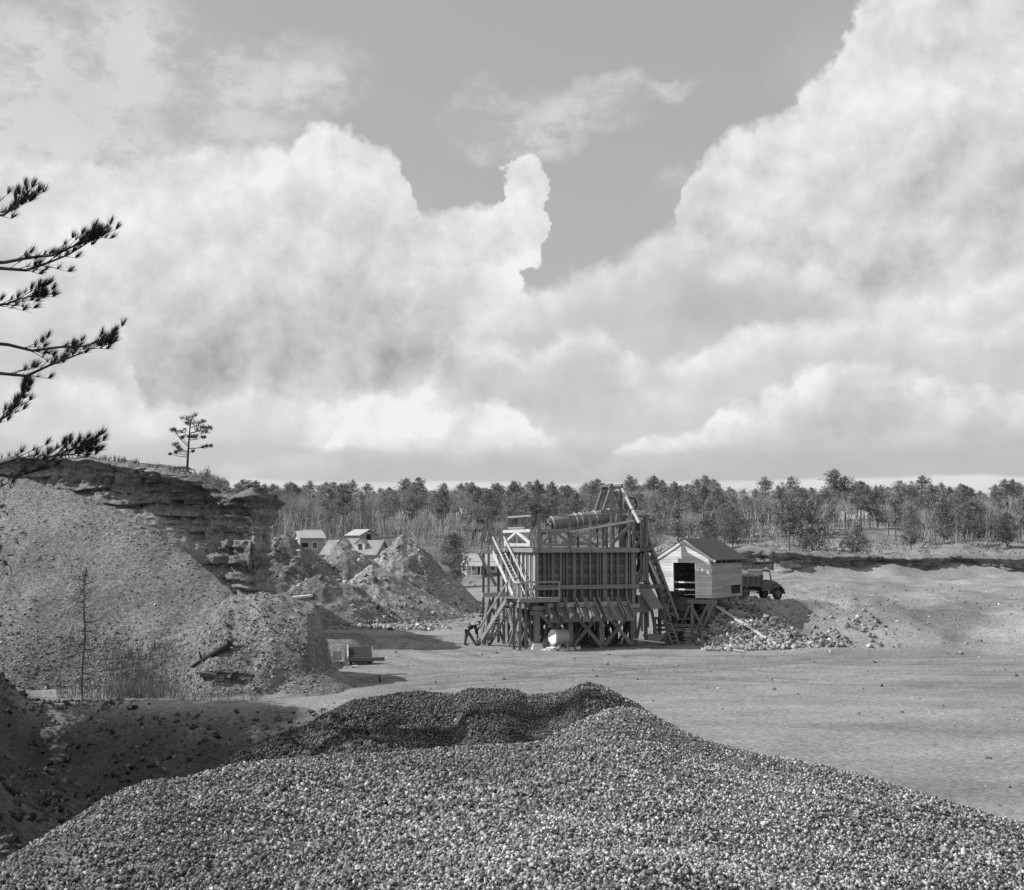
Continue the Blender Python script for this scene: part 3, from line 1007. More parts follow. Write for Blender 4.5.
def make_bin():
    t = thing('ore_bin', pl(LEN / 2, DEP / 2, 0), 'tall timber storage bin of upright planks on braced posts, in the middle of the yard', 'storage bin')

    def wall(a, b, nrm, nst, mt='wood_dark'):
        m = MB(.004)
        L_ = (b - a).length
        d = (b - a).normalized()
        k = 0
        zz = ZB
        while zz < ZD - .12:
            hh = random.uniform(.18, .27)
            m.bar(a + PZ * (zz + hh / 2) - nrm * .05, b + PZ * (zz + hh / 2) - nrm * .05, .05, hh - .012, up=PZ, tint=random.uniform(.55, 1.15))
            zz += hh
        m.build('plank_wall', 'wood_dark', t)
        for i in range(nst + 1):
            p = a + d * (L_ * i / nst + (0 if i in (0, nst) else random.uniform(-.08, .08))) + nrm * .07
            w_ = random.choice((.13, .16, .21)) if i not in (0, nst) else .24
            s = MB(.008)
            s.bar(p + PZ * (ZB - .05), p + PZ * (ZD - .03), w_, .16, up=nrm, tint=random.uniform(.75, 1.35))
            s.build('stud', 'wood' if mt == 'wood_dark' and (i in (0, nst, 5, 9)) else mt, t)
            if i < nst and random.random() < .7:
                q = p + d * (L_ / nst * random.uniform(.35, .65))
                s = MB(.008)
                s.bar(q + PZ * (ZB + .05), q + PZ * (ZD - .05), .10, .06, up=nrm, tint=random.uniform(.7, 1.3))
                s.build('batten', mt, t)
    A, B, C_, D_ = pl(0, 0, 0), pl(LEN, 0, 0), pl(LEN, DEP, 0), pl(0, DEP, 0)
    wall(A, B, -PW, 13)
    wall(D_, A, -PU, 7, 'wood_light')  # paler studs paint the sunshine on the left end
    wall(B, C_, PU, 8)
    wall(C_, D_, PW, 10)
    m = MB()
    for k in range(3):                                            # partitions and a floor keep daylight out
        m.bar(pl(LEN * (k + 1) / 4, .1, (ZB + ZD) / 2), pl(LEN * (k + 1) / 4, DEP - .1, (ZB + ZD) / 2), .08, ZD - ZB - .2)
    m.build('partition', 'wood_dark', t)
    m = MB()
    m.box(pl(LEN / 2, DEP / 2, ZB - .08), PU, PW, PZ, LEN - .1, DEP - .1, .10)
    m.build('bin_floor', 'wood_dark', t)
    # girts and rim beams
    for z_, hh, dp in ((ZM, .26, .16), (ZD + .02, .28, .2), (ZB + .05, .26, .2)):
        for a, b, nn in ((pl(-.35, 0, 0), pl(LEN + .35, 0, 0), -PW), (pl(0, DEP + .3, 0), pl(0, -.3, 0), -PU), (pl(LEN, -.2, 0), pl(LEN, DEP + .2, 0), PU)):
            if z_ == ZM and nn == -PU:
                continue
            m = MB(.01)
            off = nn * (.15 + dp / 2 + .012)
            m.bar(a + off + PZ * z_, b + off + PZ * z_, dp, hh, up=PZ, tint=random.uniform(.9, 1.3))
            m.build('girt', 'wood', t)
    # deck boards
    m = MB(.006)
    k = 0
    while k * .24 < LEN:
        m.bar(pl(k * .24 + .12, -.25, ZD + .19), pl(k * .24 + .12, DEP + .25, ZD + .19), .225, .045, up=PZ)
        k += 1
    m.build('deck', 'wood', t)
    # bents: posts, caps and X braces below
    us = (.05, 2.35, 4.55, LEN - .05)
    ws = (.05, DEP / 2, DEP - .05)
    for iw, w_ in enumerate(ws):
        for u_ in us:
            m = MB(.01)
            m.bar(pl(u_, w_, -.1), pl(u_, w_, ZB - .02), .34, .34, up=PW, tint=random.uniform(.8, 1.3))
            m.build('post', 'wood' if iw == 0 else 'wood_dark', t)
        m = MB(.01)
        m.bar(pl(-.4, w_, ZB - .28), pl(LEN + .4, w_, ZB - .28), .3, .28)
        m.build('cap_beam', 'wood', t)
        for i in range(3):
            a, b = us[i], us[i + 1]
            for s_ in (0, 1):
                m = MB(.02)
                o_ = -.21 - .075 * s_
                p, q = (a, b) if s_ else (b, a)
                m.bar(pl(p + .1 * (1 if p == a else -1), w_ + o_, .15), pl(q - .1 * (1 if q == b else -1), w_ + o_, ZB - .25), .08, .24, up=PZ, tint=random.uniform(.8, 1.4))
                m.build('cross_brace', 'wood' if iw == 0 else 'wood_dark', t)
    for u_ in (us[0], us[3]):
        for s_ in (0, 1):
            m = MB(.02)
            sg = -1 if u_ < 1 else 1
            o_ = sg * (.22 + .07 * s_)
            p, q = (.2, DEP / 2 - .2) if s_ else (DEP / 2 - .2, .2)
            m.bar(pl(u_ + o_, p, .15), pl(u_ + o_, q, ZB - .3), .08, .22)
            m.build('cross_brace', 'wood', t)
            m = MB(.02)
            m.bar(pl(u_ + o_, p + DEP / 2, .15), pl(u_ + o_, q + DEP / 2, ZB - .3), .08, .22)
            m.build('cross_brace', 'wood', t)
    for k in range(26):                                     # extra props, sway braces and loose timbers in the undercroft
        m = MB(.03)
        ua, wa = random.uniform(.2, LEN - .2), random.uniform(.4, DEP - .3)
        m.bar(pl(ua, wa, random.uniform(0, .3)), pl(ua + random.uniform(-1.3, 1.3), wa + random.uniform(-.3, .3), random.uniform(1.4, 2.4)), .09, random.uniform(.14, .22))
        m.build('cross_brace', random.choice(('wood', 'wood_dark', 'wood_dark')), t)
    # concrete footing under the near corner
    m = MB()
    m.hexa([pl(-.45, -.4, -.05), pl(.42, -.4, -.05), pl(.42, .4, -.05), pl(-.45, .4, -.05), pl(-.28, -.25, .42), pl(.27, -.25, .42), pl(.27, .25, .42), pl(-.28, .25, .42)], 1.0)
    m.build('footing', 'board', t)
    # discharge chutes along the front
    for u_, mt in ((.75, 'wood_dark'), (1.45, 'wood_dark'), (2.15, 'wood_dark'), (2.9, 'wood'), (3.6, 'wood'), (4.5, 'wood'), (5.2, 'wood'), (5.95, 'wood')):
        p0, p1 = (-.18, ZB + .36), (-1.50, ZB - .80)
        m = MB(.01)
        m.bar(pl(u_, p0[0], p0[1]), pl(u_, p1[0], p1[1]), .54, .06, up=PZ, tint=1.0)
        for s_ in (-1, 1):
            m.bar(pl(u_ + s_ * .285, p0[0], p0[1] + .17), pl(u_ + s_ * .285, p1[0], p1[1] + .17), .07, .42, up=PZ, tint=random.uniform(.9, 1.6))
        c = m.build('chute', mt, t)
        g_ = MB()
        g_.bar(pl(u_ - .24, -.62, ZB + .22), pl(u_ + .24, -.62, ZB + .22), .03, .30, up=PZ)
        g_.build('gate', 'tin', c)
    # bracing panels and guard rails above the deck
    zr0, zr1, zt = ZD + .33, ZD + 1.28, ZD + 2.25

    def panel(a, b, o_, mt, top=True):
        for p, q in (((a, zr0 + .04), (b, zr0 + .04)), ((a, zr1), (b, zr1))):
            m = MB(.01)
            m.bar(o_(p[0], p[1]), o_(q[0], q[1]), .12, .20, tint=random.uniform(1, 1.3))
            m.build('rail', mt, t)
        for q in (a, b):
            m = MB(.01)
            m.bar(o_(q, zr0), o_(q, zr1), .10, .17, tint=random.uniform(.7, 1.2))
            m.build('brace', mt, t)
        m = MB(.01)
        mid = (a + b) / 2
        m.bar(o_(mid, zr0), o_(mid, zr1), .14, .17)
        m.build('brace', mt, t)
        for q in (a, b):
            m = MB(.01)
            m.bar(o_(q, zr0 + .1), o_(mid, zr1 - .05), .13, .17, tint=random.uniform(1.0, 1.3))
            m.build('brace', mt, t)
    end = lambda w_, z_: pl(-.32, w_, z_)
    frt = lambda u_, z_: pl(u_, -.32, z_)
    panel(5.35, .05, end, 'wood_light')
    panel(.15, 2.25, frt, 'wood')
    panel(2.45, 2.55, frt, 'wood')
    for q in (0.05, 1.2, 2.3, 4.4):
        m = MB(.01)
        m.bar(end(q, zr1), end(q, zt if q < 4.5 else zr1), .09, .11)
        m.build('rail_post', 'wood', t)
    for z_, a, b in ((zt, .05, 4.45), (zr1 + .22, 1.1, 4.4)):
        m = MB(.01)
        m.bar(end(a, z_), end(b, z_), .08, .11, tint=1.25)
        m.build('rail', 'wood', t)
    for u_, h_ in ((.05, 2.35), (2.25, 2.25), (3.7, 2.30), (5.2, 2.50), (6.5, 2.75)):
        m = MB(.01)
        m.bar(pl(u_, -.30, ZD - .1), pl(u_, -.30, ZD + h_), .15, .15, tint=random.uniform(.8, 1.1))
        m.build('rail_post', 'wood', t)
    for (u0, z0), (u1, z1), w_, mt in (((.05, 2.30), (2.3, 2.20), .09, 'wood'), ((2.3, 2.20), (3.75, 2.27), .09, 'wood'), ((3.75, 2.27), (5.3, 2.47), .09, 'wood'), ((5.3, 2.47), (6.72, 2.72), .09, 'wood'),
                                       ((2.2, 1.20), (6.80, 1.98), .13, 'wood_light'), ((5.1, .35), (6.75, 1.85), .22, 'wood'), ((3.6, .4), (2.7, 1.25), .16, 'wood'), ((2.3, 1.0), (3.7, 1.15), .14, 'wood')):
        m = MB(.01)
        m.bar(pl(u0, -.42, ZD + z0), pl(u1, -.42, ZD + z1), .07, w_)
        m.build('rail', mt, t)
    # clutter of pipes and boards below the screen
    for k in range(7):
        m = MB(.02)
        u_ = random.uniform(2.4, 5.6)
        m.bar(pl(u_, random.uniform(.5, 2), ZD + .3), pl(u_ + random.uniform(-.5, .5), random.uniform(.5, 2), ZD + random.uniform(.8, 1.3)), .10, .16)
        m.build('brace', 'wood', t)
    m = MB(.01)
    for k in range(12):
        m.bar(pl(4.3 + .22 * k, DEP + .3, .0), pl(4.3 + .22 * k, DEP + .3, ZB - .1), .2, .04, up=PW)
    m.build('shade_boarding', 'wood_dark', t)  # planks added behind the right bays to darken them
    # rear posts carrying the screen
    for u_ in (1.5, 3.5, 5.6):
        for w_ in (1.3, 2.9):
            m = MB(.01)
            m.bar(pl(u_, w_, ZD + .2), pl(u_, w_, ZD + 1.0 + .11 * u_), .16, .16)
            m.build('screen_post', 'wood_dark', t)
    for w_ in (1.3, 2.9):
        m = MB(.01)
        m.bar(pl(1.3, w_, ZD + 1.12), pl(7.0, w_, ZD + 1.80), .16, .2)
        m.build('screen_sill', 'wood_dark', t)
    # head frame
    top = 10.62 - .12
    hb = [(6.05, 1.6), (6.85, 1.6), (6.05, 2.9), (6.85, 2.9)]
    for u_, w_ in hb:
        m = MB(.01)
        m.bar(pl(u_, w_, ZD + .2), pl(u_ + (.08 if u_ < 6.5 else .0), w_, top), .16, .18, tint=random.uniform(.8, 1.3))
        m.build('headframe_leg', 'wood', t)
    for p, q, mt in (((5.95, 1.6, top + .05), (7.0, 1.6, top + .05), 'wood'), ((5.95, 2.9, top + .05), (7.0, 2.9, top + .05), 'wood_dark'), ((6.1, 1.4, top + .22), (6.1, 3.1, top + .22), 'wood_dark'), ((6.85, 1.4, top + .22), (6.85, 3.1, top + .22), 'wood_dark'),
                     ((5.45, 1.6, 8.75), (6.05, 1.6, top - .1), 'wood'), ((5.45, 2.9, 8.75), (6.05, 2.9, top - .1), 'wood_dark'), ((6.85, 1.5, top), (7.45, .1, 8.15), 'wood_light'), ((6.1, 1.52, 9.0), (6.75, 1.52, top - .3), 'wood'), ((6.8, 1.54, 9.0), (6.4, 1.54, top - .2), 'wood_dark'),
                     ((5.3, 1.6, 8.95), (7.4, 1.6, 8.95), 'wood'), ((5.3, 2.9, 8.95), (7.4, 2.9, 8.95), 'wood_dark')):
        m = MB(.01)
        m.bar(pl(*p), pl(*q), .15, .18)
        m.build('headframe_brace', mt, t)
    return t


make_bin()

# rotary screen on the deck
t = thing('rotary_screen', pl(3, 2.1, ZD + 1.4), 'tilted ribbed iron cylinder screen on top of the timber bin', 'screen')
a, b = pl(1.85, 2.1, ZD + 1.76), pl(6.35, 2.1, ZD + 2.38)
ax = (b - a).normalized()
ln = (b - a).length
m = MB()
m.lathe(a, ax, [(0, .46), (ln, .46)], 22, .62)
m.build('drum', 'tin', t, smooth=False)
for s_ in (.05, 1.75, 2.15, 3.2, 4.3):
    m = MB()
    m.lathe(a, ax, [(s_, .465), (s_ + .01, .50), (s_ + .09, .50), (s_ + .10, .465)], 22, 1.0)
    m.build('band', 'tin_light', t)
m = MB()
m.lathe(a, ax, [(-.10, .40), (-.02, .44), (-.015, .30)], 20, 1.0)
m.lathe(a, ax, [(-.35, .07), (-.02, .07)], 8, 1.2)
m.build('end_head', 'iron', t)
m = MB()
for k in range(6):
    th = k * math.pi / 3
    s1 = ax.cross(PZ).normalized()
    s2 = s1.cross(ax)
    m.bar(a - ax * .11, a - ax * .11 + (s1 * math.cos(th) + s2 * math.sin(th)) * .44, .04, .05, up=ax, tint=1.0)
m.build('spoke', 'tin_light', t)

# drive wheel beside the head frame
t = thing('drive_wheel', pl(7.35, 1.15, 9.1), 'spoked iron drive wheel at the top of the plant beside the head frame', 'wheel')
c = pl(7.35, 1.15, 9.42)
m = MB()
n = 26
for k in range(n):
    t0, t1 = 2 * math.pi * k / n, 2 * math.pi * (k + 1) / n
    r0 = lambda th, rr: c + PU * (rr * math.cos(th)) + PZ * (rr * math.sin(th))
    m.hexa([r0(t0, .40) - PW * .07, r0(t1, .40) - PW * .07, r0(t1, .40) + PW * .07, r0(t0, .40) + PW * .07,
            r0(t0, .50) - PW * .07, r0(t1, .50) - PW * .07, r0(t1, .50) + PW * .07, r0(t0, .50) + PW * .07], 1.0)
m.build('rim', 'iron', t)
for k in range(5):
    m = MB()
    th = k * 2 * math.pi / 5 + .3
    m.bar(c, c + PU * (.42 * math.cos(th)) + PZ * (.42 * math.sin(th)), .05, .06, up=PW)
    m.build('spoke', 'iron', t)
m = MB()
m.tube(c - PW * .5, c + PW * .9, .06, n=8)
m.lathe(c - PW * .1, PW, [(0, .11), (.2, .11)], 10)
m.build('shaft', 'iron', t)

# elevator tower and its inclined leg at the right-hand end
t = thing('elevator_tower', pl(8.0, 2.4, 0), 'dark timber elevator tower with an inclined leg, at the right end of the bin', 'elevator')
for u_, w_, h_ in ((7.35, .7, 8.7), (7.35, 2.3, 8.7), (8.15, .7, 8.6), (8.15, 2.3, 8.6)):
    m = MB(.01)
    m.bar(pl(u_, w_, -.1), pl(u_, w_, h_), .22, .22, tint=random.uniform(.8, 1.3))
    m.build('post', 'wood_dark', t)
for z_ in (2.4, 3.95, 6.35, 7.5, 8.6):
    for p, q in (((7.1, .58, z_), (8.4, .58, z_)), ((8.27, .5, z_), (8.27, 2.5, z_)), ((7.1, 2.42, z_), (8.4, 2.42, z_))):
        m = MB(.01)
        m.bar(pl(*p), pl(*q), .12, .2)
        m.build('girt', 'wood_dark', t)
for p, q in (((7.35, .52, 6.5), (8.15, .52, 7.5)), ((8.15, .52, 6.4), (7.35, .52, 7.5)), ((7.35, .52, 4.1), (8.15, .52, 6.2)), ((8.34, .7, 4.1), (8.34, 2.3, 6.2)), ((8.34, 2.3, 4.1), (8.34, .7, 6.2)), ((7.35, .52, .3), (8.15, .52, 3.8)), ((8.34, .7, 6.5), (8.34, 2.2, 8.5))):
    m = MB(.02)
    m.bar(pl(*p), pl(*q), .09, .2)
    m.build('brace', 'wood_dark', t)
for (u0, w0), (u1, w1), z0, z1, keep_ in (((7.2, .46), (8.3, .46), 6.4, 8.5, .7), ((7.2, .46), (8.3, .46), 4.05, 6.2, .62), ((8.38, .6), (8.38, 2.4), 4.05, 8.4, .6), ((7.2, .46), (8.3, .46), .9, 3.8, .45), ((7.05, 2.5), (8.3, 2.5), 2.5, 8.2, .8)):
    nn = max(3, int(math.hypot(u1 - u0, w1 - w0) / .2))
    for k in range(nn):
        if random.random() < keep_:
            m = MB(.012)
            f_ = (k + .5) / nn
            ua, wa = u0 + (u1 - u0) * f_, w0 + (w1 - w0) * f_
            zz0, zz1 = z0 + random.uniform(0, .5) * random.random(), z1 - random.uniform(0, .9) * random.random()
            m.bar(pl(ua, wa, zz0), pl(ua + random.uniform(-.04, .04), wa, zz1), .17, .03, up=(PW if abs(u1 - u0) > .5 else PU))
            m.build('plank', 'wood_dark', t)
for k in range(16):
    m = MB(.02)
    ua, wa, za = random.uniform(6.9, 8.4), random.uniform(.4, 2.4), random.uniform(2.2, 7.6)
    m.bar(pl(ua, wa, za), pl(ua + random.uniform(-.7, .7), wa + random.uniform(-.5, .5), za + random.uniform(.5, 1.4)), .08, random.uniform(.12, .22))
    m.build('brace', random.choice(('wood_dark', 'wood_dark', 'wood')), t)
m = MB()
m.box(pl(7.75, 1.6, 7.25), PU, PW, PZ, .60, 1.0, 1.9)
m.build('elevator_head', 'iron', t)
ea, eb = pl(8.0, 1.5, 8.3), pl(10.35, .95, 1.6)
ed = (eb - ea).normalized()
side = ed.cross(PZ).normalized()
upv = side.cross(ed).normalized()
for s_ in (-.38, .38):
    for uu in (-.28, .28):
        m = MB()
        m.bar(ea + side * s_ + upv * uu, eb + side * s_ + upv * uu, .12, .16, tint=random.uniform(.7, 1.4))
        m.build('leg_rail', 'wood_dark' if uu < 0 else 'wood', t)
    m = MB()
    for k in range(9):
        p = ea + (eb - ea) * ((k + .1) / 9)
        q = ea + (eb - ea) * ((k + .9) / 9)
        m.bar(p + side * s_ + upv * (.28 if k % 2 else -.28), q + side * s_ + upv * (-.28 if k % 2 else .28), .05, .10)
    m.build('lattice', 'wood_dark', t)
for k in range(15):
    p = ea + (eb - ea) * ((k + .5) / 15)
    m = MB()
    m.hexa([p - side * .26 + upv * .02, p + side * .26 + upv * .02, p + side * .26 + upv * .02 + ed * .18, p - side * .26 + upv * .02 + ed * .18,
            p - side * .26 + upv * .24 - ed * .05, p + side * .26 + upv * .24 - ed * .05, p + side * .26 + upv * .24 + ed * .22, p - side * .26 + upv * .24 + ed * .22], random.uniform(.6, 1.4))
    m.build('bucket', 'iron', t)
# raking struts, foot girt and boarded hopper of the tower
for p, q, mt, w_ in (((8.2, .75, 6.3), (9.15, .3, 3.85), 'wood_dark', .26), ((8.25, 2.3, 6.3), (9.3, 2.2, 3.6), 'wood_dark', .24), ((7.0, .3, 3.88), (9.3, .3, 3.88), 'wood_dark', .26), ((9.1, .35, 3.9), (9.75, .35, .0), 'wood_dark', .2), ((8.2, .5, 3.8), (8.9, .4, .0), 'wood_dark', .2),
                     ((8.42, .62, 5.6), (9.0, .25, 4.05), 'wood_light', .13)):  # last strut is pale, standing in for a stringer's sunlit inner face
    m = MB(.01)
    m.bar(pl(*p), pl(*q), .14, w_)
    m.build('strut', mt, t)
m = MB(.005)
for k in range(4):
    m.bar(pl(7.35 + .24 * k, -.05, 3.75), pl(8.05 + .24 * k, -.55, 2.45), .225, .05, up=-PW)
h = m.build('hopper_chute', 'wood', t)
m = MB()
m.hexa([pl(7.25, .0, 2.2), pl(8.1, .0, 2.2), pl(8.1, 1.2, 2.2), pl(7.25, 1.2, 2.2), pl(7.25, .0, 3.3), pl(8.1, .0, 3.3), pl(8.1, 1.2, 3.3), pl(7.25, 1.2, 3.3)], .8)
m.build('hopper', 'wood', t)

# ------------------------------------------------------------------ stairs at the left-hand end
t = thing('timber_staircase', pl(-1.4, 2, 0), 'two-flight timber staircase with handrails climbing the sunlit left end of the bin', 'staircase')


def flight(p, q, width, wide, n, mt, rail_sides, name='flight'):
    d = (q - p)
    sidev = wide
    for s_ in (-.5, .5):
        m = MB(.005)
        m.bar(p + sidev * (s_ * width), q + sidev * (s_ * width), .06, .28, tint=1.2)
        m.build('stringer', mt, t)
    for k in range(n):
        c_ = p + d * ((k + .5) / n)
        m = MB(.004)
        hd = Vector((d.x, d.y, 0)).normalized()
        m.box(c_ + PZ * .06, hd, sidev, PZ, .26, width - .06, .045)
        m.build('tread', mt, t)
    for s_ in rail_sides:
        m = MB(.008)
        m.bar(p + sidev * (s_ * width) + PZ * 1.0, q + sidev * (s_ * width) + PZ * 1.0, .07, .10, tint=1.25)
        m.build('handrail', mt, t)
        for k in range(4):
            c_ = p + d * (k / 3)
            m = MB(.008)
            m.bar(c_ + sidev * (s_ * width), c_ + sidev * (s_ * width) + PZ * 1.0, .07, .09)
            m.build('baluster', mt, t)


zl = 3.32
flight(pl(-2.25, 4.0, .0), pl(-1.45, .30, zl), .8, PU, 14, 'wood', (-.5, .5))
flight(pl(-.95, .45, zl), pl(-.95, 4.75, ZD - .05), .8, PU, 14, 'wood_light', (-.5, .5))
m = MB(.006)
k = 0
while k * .22 < 2.65:
    m.bar(pl(-1.45 + .22 * k, -.95, zl), pl(-2.35 + .22 * k, .42, zl), .205, .05, up=PZ)
    k += 1
m.build('landing', 'wood', t)
for p, q, w_, mt in (((-1.5, -.98, zl - .14), (1.25, -.98, zl - .14), .24, 'wood'), ((-1.9, .3, zl - .14), (0, .3, zl - .14), .24, 'wood'), ((-1.52, -1, zl - .12), (-1.52, .45, zl - .12), .22, 'wood_light'),
                     ((-.8, -.98, zl + 1.0), (1.15, -.98, zl + 1.0), .10, 'wood'), ((-.8, -.98, zl + .55), (1.15, -.98, zl + .55), .09, 'wood'), ((-1.45, -.98, zl + 1.0), (-.8, -.98, zl + 1.0), .1, 'wood_light'), ((-1.45, -.98, zl + 1.0), (-1.45, .2, zl + 1.0), .1, 'wood_light')):
    m = MB(.008)
    m.bar(pl(*p), pl(*q), .08, w_)
    m.build('landing_beam', mt, t)
for u_ in (-1.45, -.75, 1.2):
    m = MB(.008)
    m.bar(pl(u_, -.98, zl - .1), pl(u_, -.98, zl + 1.05), .09, .1)
    m.build('baluster', 'wood_light' if u_ < 0 else 'wood', t)
for u_, w_ in ((-1.4, -.8), (-1.4, .3), (-.6, .3), (1.1, -.8)):
    m = MB(.01)
    m.bar(pl(u_, w_, -.1), pl(u_, w_, zl - .05), .18, .18)
    m.build('stair_post', 'wood_dark', t)
m = MB(.005)
for k in range(7):
    m.bar(pl(-1.7 + .24 * k, 4.7, ZD), pl(-2.2 + .24 * k, 6.2, ZD), .22, .05, up=PZ)
m.build('upper_landing', 'wood', t)
for p, q, w_, mt in (((-2.3, 4.72, ZD - .12), (0, 4.72, ZD - .12), .2, 'wood_light'), ((-1.7, 6.1, ZD - .14), (0, 6.1, ZD - .14), .2, 'wood_dark'), ((-1.55, 4.9, -.1), (-1.55, 4.9, ZD), .17, 'wood'), ((-.45, 4.9, -.1), (-.45, 4.9, ZD), .2, 'wood'), ((-1.55, 6.0, -.1), (-1.55, 6.0, ZD), .17, 'wood_dark'), ((-.45, 6.0, -.1), (-.45, 6.0, ZD), .2, 'wood_dark'),
                     ((-2.3, 4.75, ZD - .15), (-1.2, 4.4, 3.9), .2, 'wood'), ((-2.1, 4.6, 3.3), (.0, 4.6, 3.35), .3, 'wood_light'), ((-1.7, 4.75, ZD + 1.0), (-.2, 4.75, ZD + 1.0), .08, 'wood'), ((-1.7, 6.1, ZD + 1.0), (-.2, 6.1, ZD + 1.0), .08, 'wood'), ((-1.65, 4.75, ZD), (-1.65, 4.75, ZD + 1.0), .09, 'wood'), ((-.3, 4.75, ZD), (-.3, 4.75, ZD + 1.0), .09, 'wood'),
                     ((-1.65, 6.1, ZD), (-1.65, 6.1, ZD + 1.0), .09, 'wood'), ((-1.5, 4.9, .2), (-.5, 4.9, 3.0), .16, 'wood_dark'), ((-.5, 4.95, .2), (-1.5, 4.95, 3.0), .16, 'wood_dark'), ((-1.75, .35, .2), (-.9, .35, 2.6), .16, 'wood'), ((-.9, .4, .2), (-1.75, .4, 2.6), .16, 'wood_light')):
    m = MB(.01)
    m.bar(pl(*p), pl(*q), .09, w_)
    m.build('landing_brace', mt, t)

# leaning boards behind the lower flight
for k, (u0, u1, lab) in enumerate(((-2.3, -1.9, 'slim board leaning outermost against the foot of the stairs'), (-1.95, -1.55, 'slim board leaning nearer the stair stringer'))):
    m = MB(.01)
    m.bar(pl(u0, 4.6, 0), pl(u1, 3.9, 3.2), .05, .18)
    tag(m.build('board', 'wood', origin=pl(u0, 4.6, 0)), lab, 'board', 'boards leaning by the stairs')

# horizontal tank with a white end under the front of the bin
t = thing('tank', pl(1.6, .9, 0), 'horizontal iron tank with a bright round end, lying under the bin', 'tank')
c = at(552.5, 637, 69.2)
TA = Vector((.80, .60, 0))
TB = Vector((-.60, .80, 0))
m = MB()
m.lathe(c, TA, [(0, .36), (.03, .47), (.08, .50), (1.0, .50), (1.07, .46), (1.1, .34)], 24, 1.0)
m.build('shell', 'tin', t)
m = MB()
m.lathe(c - TA * .015, TA, [(0, .40), (.02, .46), (.035, .47)], 24, 1.0)
m.build('end_plate', 'white', t)
for q in (.25, .85):
    m = MB()
    m.box(c + TA * q - PZ * .55, TA, TB, PZ, .16, .9, .32)
    m.build('cradle', 'wood', t)
for k, (u_, w_, s_) in enumerate(((.55, -.9, .32), (.9, -1.0, .22), (1.5, -1.1, .26), (2.0, -.9, .2), (.2, -.8, .2), (1.2, -1.25, .16), (2.6, -.6, .2))):
    m = MB()
    p = pl(u_, w_, .08)
    sh = SHAPES[k] * s_
    m.add([p + Vector(q) for q in sh], [tuple(q) for q in _cf.tolist()], 1.0)
    tag(m.build('rubble_block', 'board', origin=p), 'small pale block of debris on the ground below the bright end of the tank', 'block', 'pale blocks by the tank')

# ------------------------------------------------------------------ shed on stilts
SA = R(35)
SC0 = at(712, 598.5, 74.0)
SG, SR = Vector((math.cos(SA), -math.sin(SA), 0)), Vector((math.sin(SA), math.cos(SA), 0))   # along the gable to the right, along the side wall away
SWID, SLEN = 4.05, 5.1
SF = SC0.z
EAV, RDG = 2.66, 1.22


def sh(g, r, z):            # g from the near corner leftwards along the gable, r away along the side
    return Vector((SC0.x, SC0.y, SF)) - SG * g + SR * r + PZ * z


t = thing('shed', sh(2, 2.5, -SF), 'whitewashed board shed with a dark gable roof, raised on posts right of the plant', 'shed')


def siding(a, b, z0, z1, mt, holes=(), gable=None):
    """courses of boards from a to b (lists of open spans per hole: (s0, s1, z0, z1))"""
    m = MB(.003)
    L_ = (b - a).length
    d = (b - a).normalized()
    z = z0
    while z < z1 - .02:
        hh = min(.20, z1 - z)
        spans = [(0, L_)]
        if gable:
            k = max(0, (z + hh * .5 - gable[0]) / gable[1])
            if k > 0:
                spans = [(L_ / 2 * k, L_ * (1 - k / 2))]
        for (s0, s1, h0, h1) in holes:
            if z + hh / 2 > h0 and z + hh / 2 < h1:
                ns = []
                for (p, q) in spans:
                    if q <= s0 or p >= s1:
                        ns.append((p, q))
                    else:
                        if p < s0:
                            ns.append((p, s0))
                        if q > s1:
                            ns.append((s1, q))
                spans = ns
        for (p, q) in spans:
            if q - p > .05:
                cut = [p, q] if q - p < 2.6 or random.random() < .4 else [p, p + (q - p) * random.uniform(.3, .7), q]
                for i in range(len(cut) - 1):
                    m.bar(a + d * cut[i] + PZ * (z + hh / 2), a + d * cut[i + 1] + PZ * (z + hh / 2), .035, hh - (.010 if mt == 'board' else -.012), tint=random.uniform(.78, 1.14))
        z += hh
    return m


siding(sh(SWID, 0, 0), sh(0, 0, 0), 0, EAV + RDG, 'board', [(1.22, 2.86, -.1, 2.40)], (EAV, RDG)).build('gable_wall', 'board', t)
siding(sh(0, 0, 0), sh(0, SLEN, 0), 0, EAV - .30, 'board_grey', [(3.2, 4.75, .12, .85)]).build('side_wall', 'board_grey', t)
siding(sh(SWID, 0, 0), sh(SWID, SLEN, 0), 0, EAV, 'board_grey').build('side_wall', 'board_grey', t)
siding(sh(SWID, SLEN, 0), sh(0, SLEN, 0), 0, EAV + RDG, 'board_grey', [(1.5, 2.6, -.1, 1.0)], (EAV, RDG)).build('rear_wall', 'board_grey', t)
m = MB(.004)
for k in range(7):
    q = SLEN * k / 6
    m.bar(sh(.03, q, EAV - .34), sh(.03, q, EAV + .05), .09, .09)
m.bar(sh(.0, 0, EAV + .02), sh(0, SLEN, EAV + .02), .09, .12)
m.build('plate', 'wood', t)
for g_ in (1.16, 2.86):
    m = MB(.003)
    m.bar(sh(g_, -.03, 0), sh(g_, -.03, 2.42), .12, .05, up=SG)
    m.build('door_jamb', 'board', t)
m = MB(.003)
m.bar(sh(1.05, -.03, 2.46), sh(2.98, -.03, 2.46), .05, .13)
m.build('door_head', 'board', t)
